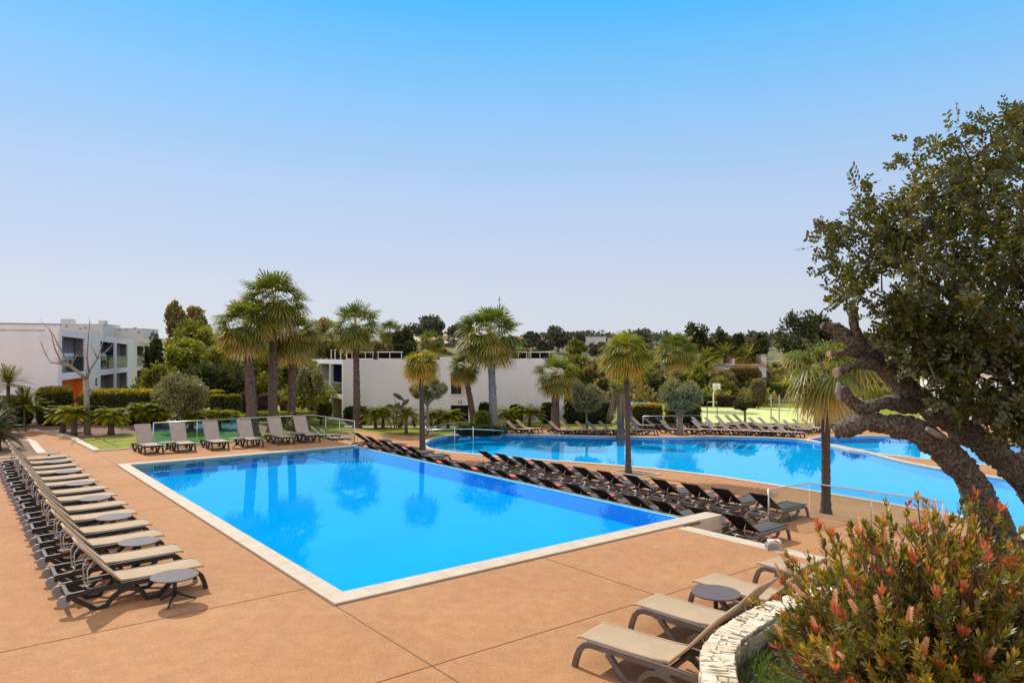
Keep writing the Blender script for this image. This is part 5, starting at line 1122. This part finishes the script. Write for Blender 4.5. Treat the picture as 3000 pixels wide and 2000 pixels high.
pw = [((x - CX) / F * y2, y2) for x, y2 in ((1862, 72), (1935, 72), (1930, 78), (1870, 78))]
t = thing('paddling_pool', 'small turquoise paddling pool right of the slim middle palm', 'paddling pool', (pw[0][0], 72, ZG))
Wd = pw[1][0] - pw[0][0]; m = MB(); m.box(0, Wd, 0, 6, 0, .45); m.build('rim', M['plasticwhite'], t); MB().box(.25, Wd - .25, .25, 5.75, .452, .47).build('pool_surface', M['plasticblue'], t)
m = MB()
for k in range(12): m.box(k * Wd / 12, k * Wd / 12 + .06, -.6, -.54, 0, .75)
m.build('picket_rail', M['steel'], t)
p = PT(1463, 1000, 96); t = thing('antenna_mast', 'thin mast on the skyline right behind the tall grey trunked palm', 'mast', (p.x, 96, H(0, 96))); zt = HC - (868 - HY) * 96 / F - H(0, 96)
MB().tube([(0, 0, 0), (0, 0, zt)], [.07, .04], 6).build('pole', M['fencedark'], t); MB().tube([(-.25, 0, zt - .5), (.25, 0, zt - .35)], .03, 5).build('antenna', M['fencedark'], t)
# palm pit frames, rail in the lagoon
o = ribbon('tree_pit_kerb', [GZ(1795, 1383).xy, GZ(1840, 1377).xy, GZ(1930, 1390).xy, GZ(1880, 1398).xy], 0.14, GZ(1850, 1388).z - .12, GZ(1850, 1388).z + .06, M['cream'], closed=True)
sheet('tree_pit', [GZ(1800, 1384).xy, GZ(1840, 1379).xy, GZ(1922, 1390).xy, GZ(1880, 1396).xy], [], lambda x, y: deck_z(x, y) + .016, M['soil'])
t = thing('handrail', 'thin steel handrail standing in the shallow left end of the round pool', 'handrail', tuple(G(1332, 1290, ZG)))
for s in (0, 1.2): MB().tube([(s, 0, -.6), (s, 0, .9)], .03, 8).build('post', M['steel'], t, True)
MB().tube([(-1.8, -.6, .75), (0, 0, .75), (1.2, 0, .75), (3.2, .4, .6)], .028, 8).build('rail', M['steel'], t, True)
t = thing('bollard_light', 'pale block lamp at the stair end behind the flowering bush', 'lamp', tuple(G(2268, 1608, 0))); MB().box(-.16, .16, -.1, .1, 0, .12).build('base', M['wheel'], t, bevel=.02); MB().box(-.12, .12, -.08, .08, .121, .19).build('lamp_head', M['offwhite'], t, bevel=.02)

# ------------------------------------------------------------------ planter with wall, big gnarled tree, flowering bush
ZW = 1.0
wout = smoothline([(2.4, 1.5), (1.75, 3.2), (1.58, 4.8), (1.60, 5.7), (1.64, 6.1), (1.74, 6.57), (1.83, 6.86), (2.02, 7.2), (2.27, 7.51), (2.75, 8.02), (3.05, 8.25), (3.9, 8.78), (5.1, 9.3), (6.6, 9.7), (9.5, 10.0)], 6)
win = offset_line(wout, -0.31)
t = thing('planter_wall', 'curved low wall of split cream limestone round the flowering bush', 'wall', (0, 0, 0))
m = MB(); vs = []; n = len(wout); cor = offset_line(wout, -0.03); cin = offset_line(wout, -0.28)
for i in range(n): vs += [(cor[i].x, cor[i].y, 0), (cor[i].x, cor[i].y, ZW - .035), (cin[i].x, cin[i].y, ZW - .035), (cin[i].x, cin[i].y, 0)]
fs = []
for i in range(n - 1):
    for k in range(3): fs.append((4 * i + k, 4 * i + k + 1, 4 * i + 4 + k + 1, 4 * i + 4 + k))
m.add(vs, fs).build('core', M['mortar'], t)
# stones: irregular flat pieces on top and coursed pieces on the faces
r = random.Random(21); caps = MB(); face = MB()
ln = [0.0]
for i in range(1, n): ln.append(ln[-1] + (wout[i] - wout[i - 1]).length)
def at(s, off):
    s = min(max(s, 0), ln[-1] - 1e-4); i = 0
    while ln[i + 1] < s: i += 1
    f = (s - ln[i]) / (ln[i + 1] - ln[i]); p = wout[i].lerp(wout[i + 1], f); d = (wout[i + 1] - wout[i]).normalized(); return Vector((p.x + d.y * off, p.y - d.x * off))
def stone(mb, quad, z, h, tint, rr=r):
    # quad in (s, off): broken outline with a small chamfer
    (s0, s1, o0, o1) = quad; e = []
    base = [(s0, o0), ((s0 + s1) / 2, o0), (s1, o0), (s1, (o0 + o1) / 2), (s1, o1), ((s0 + s1) / 2, o1), (s0, o1), (s0, (o0 + o1) / 2)]
    P = [at(a + rr.uniform(-.02, .02), b + rr.uniform(-.012, .012)) for a, b in base]; c = sum(P, Vector((0, 0))) / 8; dz = rr.uniform(-.003, .004)
    zt = [z + h + dz + rr.uniform(-.006, .006) for _ in P]
    vs = [(p.x, p.y, z) for p in P] + [(p.x, p.y, q - .006) for p, q in zip(P, zt)] + [(c.x + (p.x - c.x) * .95, c.y + (p.y - c.y) * .95, q) for p, q in zip(P, zt)] + [(c.x, c.y, z + h + dz + rr.uniform(-.004, .008))]
    fs = [(i, (i + 1) % 8, 8 + (i + 1) % 8, 8 + i) for i in range(8)] + [(8 + i, 8 + (i + 1) % 8, 16 + (i + 1) % 8, 16 + i) for i in range(8)] + [(16 + i, 16 + (i + 1) % 8, 24) for i in range(8)]
    mb.add(vs, fs, tint)
s = 0.0
while s < ln[-1] - .1:
    st = r.uniform(.04, .12); k = r.choice([1, 2, 2, 3, 3]); cuts = [0.0] + sorted(r.uniform(.07, .24) for _ in range(k - 1)) + [0.31]
    cuts = [c for i, c in enumerate(cuts) if i == 0 or c - cuts[i - 1] > .05]; cuts[-1] = 0.31
    for i in range(len(cuts) - 1): 
        q0 = s + (r.uniform(0, .02)); stone(caps, (q0 + .004, s + st - .004 + r.uniform(-.01, .02), cuts[i] + .004, cuts[i + 1] - .004), ZW - .036, .036, r.uniform(.35, 1))
    s += st
caps.build('cap_stones', M['stone'], t)
for off0, off1 in ((-.005, .035), (.275, .315)):
    z = 0.02
    while z < ZW - .09:
        hh = r.uniform(.07, .14); hh = min(hh, ZW - .04 - z); s = r.uniform(0, .1)
        while s < min(ln[-1] - .2, 14):
            st = r.uniform(.12, .32); stone(face, (s + .006, s + st - .006, off0, off1), z + .005, hh - .01, r.uniform(.1, .9)); s += st
        z += hh
face.build('face_stones', M['stone'], t)
soilp = [p for p in offset_line(wout, -0.27)] + [Vector((9.5, 1.5))]
sheet('planter_soil', ccw(soilp), [], lambda x, y: 0.78 + 0.05 * math.sin(x * 5 + 1) * math.cos(y * 4) + 0.03 * math.sin(x * 13) * math.sin(y * 11), M['darksoil'], grid(1.7, 9.3, 60, 1.7, 9.9, 60))
MB().obox(Vector((9.5, 1.5, 0)), Vector((0, 1, 0)), 0, 8.5, Vector((1, 0, 0)), 0, .2, 0, .9).build('planter_back', M['stone'])['kind'] = 'structure'
# grass in the planter
q = QM(); g = np.random.default_rng(4); P = []
tufts = [(x, y) for x, y in zip(g.uniform(1.9, 4.6, 620), g.uniform(3.5, 8.6, 620)) if inside((x, y), soilp) and (math.sin(x * 3.1 + y * 2.2) + math.sin(y * 4.3 - x) > -0.9)]
for x, y in tufts:
    k = int(g.integers(22, 46)); a = g.uniform(0, 6.283, k); el = g.uniform(.5, 1.45, k); l = g.uniform(.05, .17, k)
    D = np.stack([np.cos(a) * np.cos(el), np.sin(a) * np.cos(el), np.sin(el)], 1); S = np.stack([-np.sin(a), np.cos(a), 0 * a], 1)
    q.leaves(np.array([x, y, .79]) + g.normal(0, .045, (k, 3)) * [1, 1, 0] + D * l[:, None] / 2, D, S, l, .007, g.uniform(.1, .9, k))
o = q.build('grass', M['grass']); o['kind'] = 'stuff'
q = QM(); k = 2600; X = g.uniform(1.8, 4.8, k); Yy = g.uniform(3, 9, k); ok = np.array([inside((a, b), soilp) for a, b in zip(X, Yy)]); X, Yy = X[ok], Yy[ok]; k = len(X)
D = unit(k, g); D[:, 2] *= .25; q.leaves(np.stack([X, Yy, np.full(k, .83) + g.uniform(-.02, .02, k)], 1), D, perp(D, g), g.uniform(.03, .07, k), .02, g.random(k)); o = q.build('leaf_litter', M['palmdead']); o['kind'] = 'stuff'

# the gnarled carob
t = thing('carob_tree', 'old gnarled leaning tree with cut limbs and dark leathery crown at the right edge', 'tree', (5.35, 7.05, 0.75)); tb0 = Vector((5.35, 7.05, 0.75))
def limb(path, name, par, knob=0.16, n=20, mat='carob'):
    pts = [PT(a[0], a[1], a[2]) - tb0 for a in path]; rad = [a[3] * .68 for a in path]; P = []; Rr = []
    for i in range(len(pts) - 1):
        p0, p1, p2, p3 = pts[max(i - 1, 0)], pts[i], pts[i + 1], pts[min(i + 2, len(pts) - 1)]; m_ = max(3, int((p2 - p1).length / 0.03))
        for s in range(m_):
            u = s / m_; P.append(0.5 * (2 * p1 + (p2 - p0) * u + (2 * p0 - 5 * p1 + 4 * p2 - p3) * u * u + (3 * p1 - p0 - 3 * p2 + p3) * u ** 3)); Rr.append((rad[i] * (1 - u) + rad[i + 1] * u) * (1 + .07 * math.sin(len(P) * .55 + path[0][0])))
    P.append(pts[-1]); Rr.append(rad[-1]); m = MB(); m.tube(P, Rr, n, jit=knob * .6)
    for k in range(int(len(P) * 1.4 * min(1, rad[0] / .08))):              # burls and bark plates
        i = rnd.randrange(len(P)); a = rnd.uniform(0, 6.283); d = (P[min(i + 1, len(P) - 1)] - P[max(i - 1, 0)]).normalized(); e = d.orthogonal().normalized(); e.rotate(Matrix.Rotation(a, 3, d)); c = P[i] + e * Rr[i] * .9; b = Rr[i] * rnd.uniform(.12, .30)
        for j in range(1):
            m.tube([c - d * b * 1.6, c - d * b * .6 + e * b * .25, c + d * b * .6 + e * b * .25, c + d * b * 1.6], [b * .15, b * .7, b * .65, b * .12], 6, jit=.25)
    from mathutils import noise as mn
    k = min(1, rad[0] / .1)
    m.v = [tuple(Vector(v) + mn.noise_vector(Vector(v) * 7) * .022 * k + mn.noise_vector(Vector(v) * 19) * .017 * k + mn.noise_vector(Vector(v) * 45) * .009 * k) for v in m.v]
    o = m.build(name, M[mat], par, True); return o, P, Rr
trunk, _, _ = limb([(3060, 2010, 7.05, .30), (3005, 1780, 7.05, .25), (2945, 1600, 7.0, .225), (2894, 1500, 7.0, .205), (2836, 1394, 6.95, .185), (2755, 1312, 6.9, .185), (2680, 1262, 6.85, .175), (2600, 1243, 6.85, .14), (2530, 1240, 6.8, .12), (2480, 1252, 6.8, .125), (2448, 1262, 6.8, .10)], 'trunk', t, .2)
lim2, _, _ = limb([(3230, 1760, 7.5, .24), (3110, 1540, 7.5, .215), (3000, 1405, 7.4, .195), (2903, 1316, 7.3, .18), (2804, 1250, 7.25, .18), (2702, 1176, 7.2, .165), (2612, 1096, 7.15, .135), (2523, 1020, 7.1, .115), (2456, 968, 7.1, .085), (2405, 950, 7.1, .055)], 'trunk', t, .2)
cut = lambda par, a, b, r_: MB().tube([PT(*a) - tb0, PT(*b) - tb0], r_, 12).build('cut_face', M['cutwood'], par)
lb, _, _ = limb([(2520, 1022, 7.1, .08), (2505, 960, 7.05, .075), (2500, 925, 7.05, .065), (2503, 898, 7.05, .05)], 'limb', t)
lb, _, _ = limb([(2660, 1135, 7.15, .12), (2590, 1080, 7.0, .095), (2520, 1066, 6.9, .065), (2452, 1091, 6.85, .05)], 'limb', t); cut(lb, (2453, 1090.6, 6.85), (2446, 1093, 6.845), .046)
lb, _, _ = limb([(2680, 1190, 7.1, .12), (2590, 1180, 6.95, .10), (2530, 1195, 6.9, .085), (2490, 1172, 6.9, .085), (2464, 1135, 6.9, .06)], 'limb', t)
MB().tube([PT(2459, 1170, 6.84) - tb0, PT(2455, 1148, 6.82) - tb0, PT(2457, 1120, 6.84) - tb0], [.02, .03, .02], 6).build('cut_face', M['scar'], lb)
lb, _, _ = limb([(2560, 1052, 7.1, .075), (2500, 1032, 7.0, .06), (2452, 1036, 6.95, .045), (2432, 1036, 6.95, .035)], 'limb', t); cut(lb, (2432, 1036, 6.95), (2427, 1036, 6.945), .033)
MB().tube([PT(2716, 1256, 6.66) - tb0, PT(2745, 1272, 6.68) - tb0, PT(2772, 1285, 6.72) - tb0], [.022, .034, .018], 8).build('bark_scar', M['scar'], trunk, True)
for pth in ([(2804, 1250, 7.25, .13), (2840, 1110, 7.4, .11), (2880, 960, 7.5, .09), (2960, 800, 7.6, .07), (3060, 640, 7.6, .05), (3120, 480, 7.6, .03)], [(3000, 1405, 7.4, .16), (3060, 1200, 7.7, .14), (3100, 950, 7.8, .11), (3110, 700, 7.7, .08), (3060, 500, 7.5, .05), (2960, 405, 7.3, .03), (2860, 455, 7.2, .02), (2700, 590, 7.1, .01)],
            [(3100, 860, 7.8, .08), (3000, 771, 7.3, .06), (2900, 742, 7.1, .045), (2800, 720, 6.9, .03), (2736, 698, 6.8, .016)], [(2880, 960, 7.5, .07), (2760, 850, 7.3, .05), (2640, 790, 7.0, .03), (2520, 740, 6.9, .012)], [(2840, 1110, 7.4, .06), (2740, 990, 7.2, .04), (2640, 900, 7.0, .025), (2540, 850, 6.9, .01)], [(2903, 1316, 7.3, .09), (2960, 1180, 6.9, .06), (2930, 1090, 6.6, .035), (2860, 1060, 6.4, .012)], [(3060, 1200, 7.7, .06), (2990, 1100, 7.2, .03), (2920, 1010, 6.9, .012)]):
    limb(pth, 'branch', t, .1, 8)
outl = [(2396, 690), (2415, 645), (2455, 625), (2510, 605), (2515, 562), (2560, 570), (2600, 590), (2612, 505), (2608, 478), (2660, 430), (2722, 418), (2740, 452), (2745, 385), (2800, 342), (2815, 365), (2840, 375), (2845, 340), (2900, 336), (2915, 372), (2930, 340), (2990, 322), (3300, 310), (3320, 1180), (3000, 1255), (2930, 1240), (2900, 1215), (2840, 1180), (2800, 1175), (2740, 1135), (2660, 1085), (2600, 1010), (2560, 985), (2500, 905), (2440, 895), (2410, 850), (2425, 800), (2396, 750)]
holes = [(2632, 812, 26), (2560, 830, 14), (2985, 712, 26), (2700, 470, 24), (2870, 1130, 46), (2990, 1150, 28), (2640, 520, 20), (2790, 440, 22), (2740, 505, 24), (2665, 560, 18), (2830, 410, 18), (2880, 470, 14), (2480, 700, 12), (2700, 760, 14)]
q = QM(); g = np.random.default_rng(12); tw = MB(); nc = 0
lowp = [(2600, 940), (2680, 1060), (2780, 1180), (2890, 1245), (3080, 1300), (3080, 1000), (2700, 910)]
while nc < 620:
    px, py = g.uniform(2390, 3320), g.uniform(310, 1255)
    if nc >= 505:
        px, py = g.uniform(2600, 3080), g.uniform(910, 1300)
        if not inside((px, py), lowp): continue
    edge = min(math.hypot(px - a, py - b) for a, b in outl)
    if (nc < 505 and not inside((px, py), outl)) or (nc < 505 and edge < 20 and g.random() < .7) or any(math.hypot(px - a, py - b) < c for a, b, c in holes): continue
    Yd = g.uniform(5.9, 8.6) if px > 2650 else g.uniform(6.4, 7.6)
    if nc >= 505: Yd = g.uniform(6.2, 6.75)
    elif py > 960: Yd = g.uniform(6.2, 7.2) if px > 2740 else g.uniform(6.5, 6.9)
    ncl = nc; c = np.array(PT(px, py, Yd)); rc = g.uniform(.09, .20); ns = int(g.integers(7, 13)); nc += 1
    ctint = g.normal(0, .13)
    for _ in range(ns):
        d = unit(1, g)[0] + np.array([-0.25, -.1, .25]); d /= np.linalg.norm(d); b = c + unit(1, g)[0] * rc * g.random() ** .5; Ls = g.uniform(.10, .19); m_ = int(g.integers(4, 7))
        side = perp(d[None], g)[0]; ts = np.repeat(np.linspace(.15, .95, m_), 2); sg = np.tile([1, -1], m_)[:, None]
        Pp = b + d * (ts * Ls)[:, None]; D = side * sg * .85 + d * .5 + g.normal(0, .18, (2 * m_, 3)); D /= np.linalg.norm(D, axis=1, keepdims=True)
        nn = np.cross(d, side) + g.normal(0, .25, (2 * m_, 3)); S = np.cross(D, nn); S /= np.linalg.norm(S, axis=1, keepdims=True)
        l = g.uniform(.036, .058, 2 * m_)[:, None]; w_ = l * .58; P0 = Pp; T = np.clip(g.uniform(.15, .75, 2 * m_) + ctint, 0, .97)
        nrm = np.cross(D, S)
        # leathery oval leaflet, folded along the midrib
        A = P0; B = P0 + D * l * .28 + S * w_ * .46 + nrm * l * .06; C_ = P0 + D * l * .75 + S * w_ * .42 + nrm * l * .05; E = P0 + D * l; Fv = P0 + D * l * .75 - S * w_ * .42 + nrm * l * .05; Gv = P0 + D * l * .28 - S * w_ * .46 + nrm * l * .06
        VV = np.stack([A, B, C_, E, Fv, Gv], 1).reshape(-1, 3); k = np.arange(2 * m_)[:, None] * 6
        q.add(VV - np.array(tb0), np.concatenate([k + [[0, 1, 2, 3]], k + [[0, 3, 4, 5]]]), np.repeat(T, 6))
    if nc % 3 == 0:
        c2 = Vector(c) - tb0; e = c2 + Vector((g.uniform(.05, .35), g.uniform(-.1, .3), g.uniform(-.3, .02))); tw.tube([e, c2.lerp(e, .5) + Vector((0, 0, .04)), c2], [.010, .007, .003], 5)
q.build('crown', M['carobleaf'], t); tw.build('twigs', M['carob'], t)['kind'] = 'stuff'

# flowering bush in front
bc = Vector((3.55, 5.85, 0.78)); t = thing('flowering_bush', 'large bottlebrush bush with orange, yellow and red shoots in the stone planter', 'bush', tuple(bc)); g = np.random.default_rng(33)
q = QM(); stems = MB(); spikes = []
ns = 0
while ns < 1600:
    az = g.uniform(0, 6.283); el = math.asin(g.uniform(-.05, 1.0)); f = g.uniform(.30, 1.0) ** .5; f = f * 1.0 if g.random() > .06 else g.uniform(1.0, 1.12)
    rad = np.array([1.42, 1.15, 1.45]) * (1 + .13 * math.sin(az * 5 + el * 3) + .08 * math.sin(az * 11))
    dirv = np.array([math.cos(az) * math.cos(el), math.sin(az) * math.cos(el), math.sin(el)]); rad = rad * np.array([.80 + .20 * smooth(0, .45, el), 1, 1])
    tip = dirv * rad * f + np.array([0, 0, .22]); d = dirv * .7 + np.array([0, 0, .55]) + g.normal(0, .22, 3); d /= np.linalg.norm(d); Ls = g.uniform(.16, .34); base = tip - d * Ls; ns += 1
    warm = g.random(); right = (tip[0] + 1.2) / 2.4
    if ns % 2 == 0: stems.tube([Vector(base * .5 * np.array([.6, .6, 1])), Vector(base * .8), Vector(base), Vector(tip)], [.012, .008, .006, .003], 5)
    else: stems.tube([Vector(base), Vector(tip)], [.005, .003], 4)
    k = int(g.integers(20, 34)); ts = np.sqrt(g.uniform(.05, 1, k)); a = np.arange(k) * 2.4 + g.uniform(-.3, .3, k)
    s1 = perp(d[None], g)[0]; s2 = np.cross(d, s1); out = np.cos(a)[:, None] * s1 + np.sin(a)[:, None] * s2
    D = out * (1.05 - .55 * ts[:, None]) + d * (.45 + .5 * ts[:, None]); D /= np.linalg.norm(D, axis=1, keepdims=True); S = np.cross(D, d); S /= np.linalg.norm(S, axis=1, keepdims=True) + 1e-6
    l = g.uniform(.055, .10, k); base_t = g.uniform(.06, .52) + .24 * (warm > .6) * (right * .6 + .4)
    T = np.clip(base_t + g.normal(0, .09, k), 0, .8)
    if warm < .24 and f > .8: T = np.where(ts > .72, g.uniform(.84, 1.0, k), T)
    q.leaves(base + d * (ts * Ls)[:, None] + D * l[:, None] * .5, D, S, l, .022, T)
    if f > .78 and el > .0 and len(spikes) < 98 and g.random() < .24: spikes.append((tip - d * .02, d))
    if warm > .95 and f > .8 or (f > .8 and dirv[2] < .4 and g.random() < .05):   # red tuft of fresh shoots
        k = 14; a = g.uniform(0, 6.283, k); D = np.cos(a)[:, None] * s1 * .5 + np.sin(a)[:, None] * s2 * .5 + d; D /= np.linalg.norm(D, axis=1, keepdims=True); q.leaves(tip + D * .025, D, perp(D, g), .06, .014, g.uniform(.9, 1.0, k))
q.build('foliage', M['shrubleaf'], t); stems.build('stems', M['stem'], t)
sp = QM(); gg = np.random.default_rng(3); k = 90; a = np.arange(k) * 2.4; z = np.linspace(0, .17, k); rr = .017 * (1 - .55 * (z / .17) ** 2); D = np.stack([np.cos(a), np.sin(a), .7 + 0 * a], 1); D /= np.linalg.norm(D, axis=1, keepdims=True); S = np.stack([-np.sin(a), np.cos(a), 0 * a], 1)
sp.leaves(np.stack([np.cos(a) * rr, np.sin(a) * rr, z], 1), D, S, .022, .011, gg.random(k) * .7 + z * 2); sme = sp.mesh('flower_spike', M['spike'])
for p, d in spikes:
    o = link(bpy.data.objects.new('flower_spike', sme), t); o.location = Vector(p); o.rotation_euler = Vector(d).to_track_quat('Z', 'Y').to_euler(); sc = g.uniform(.8, 1.25); o.scale = (sc, sc, sc)
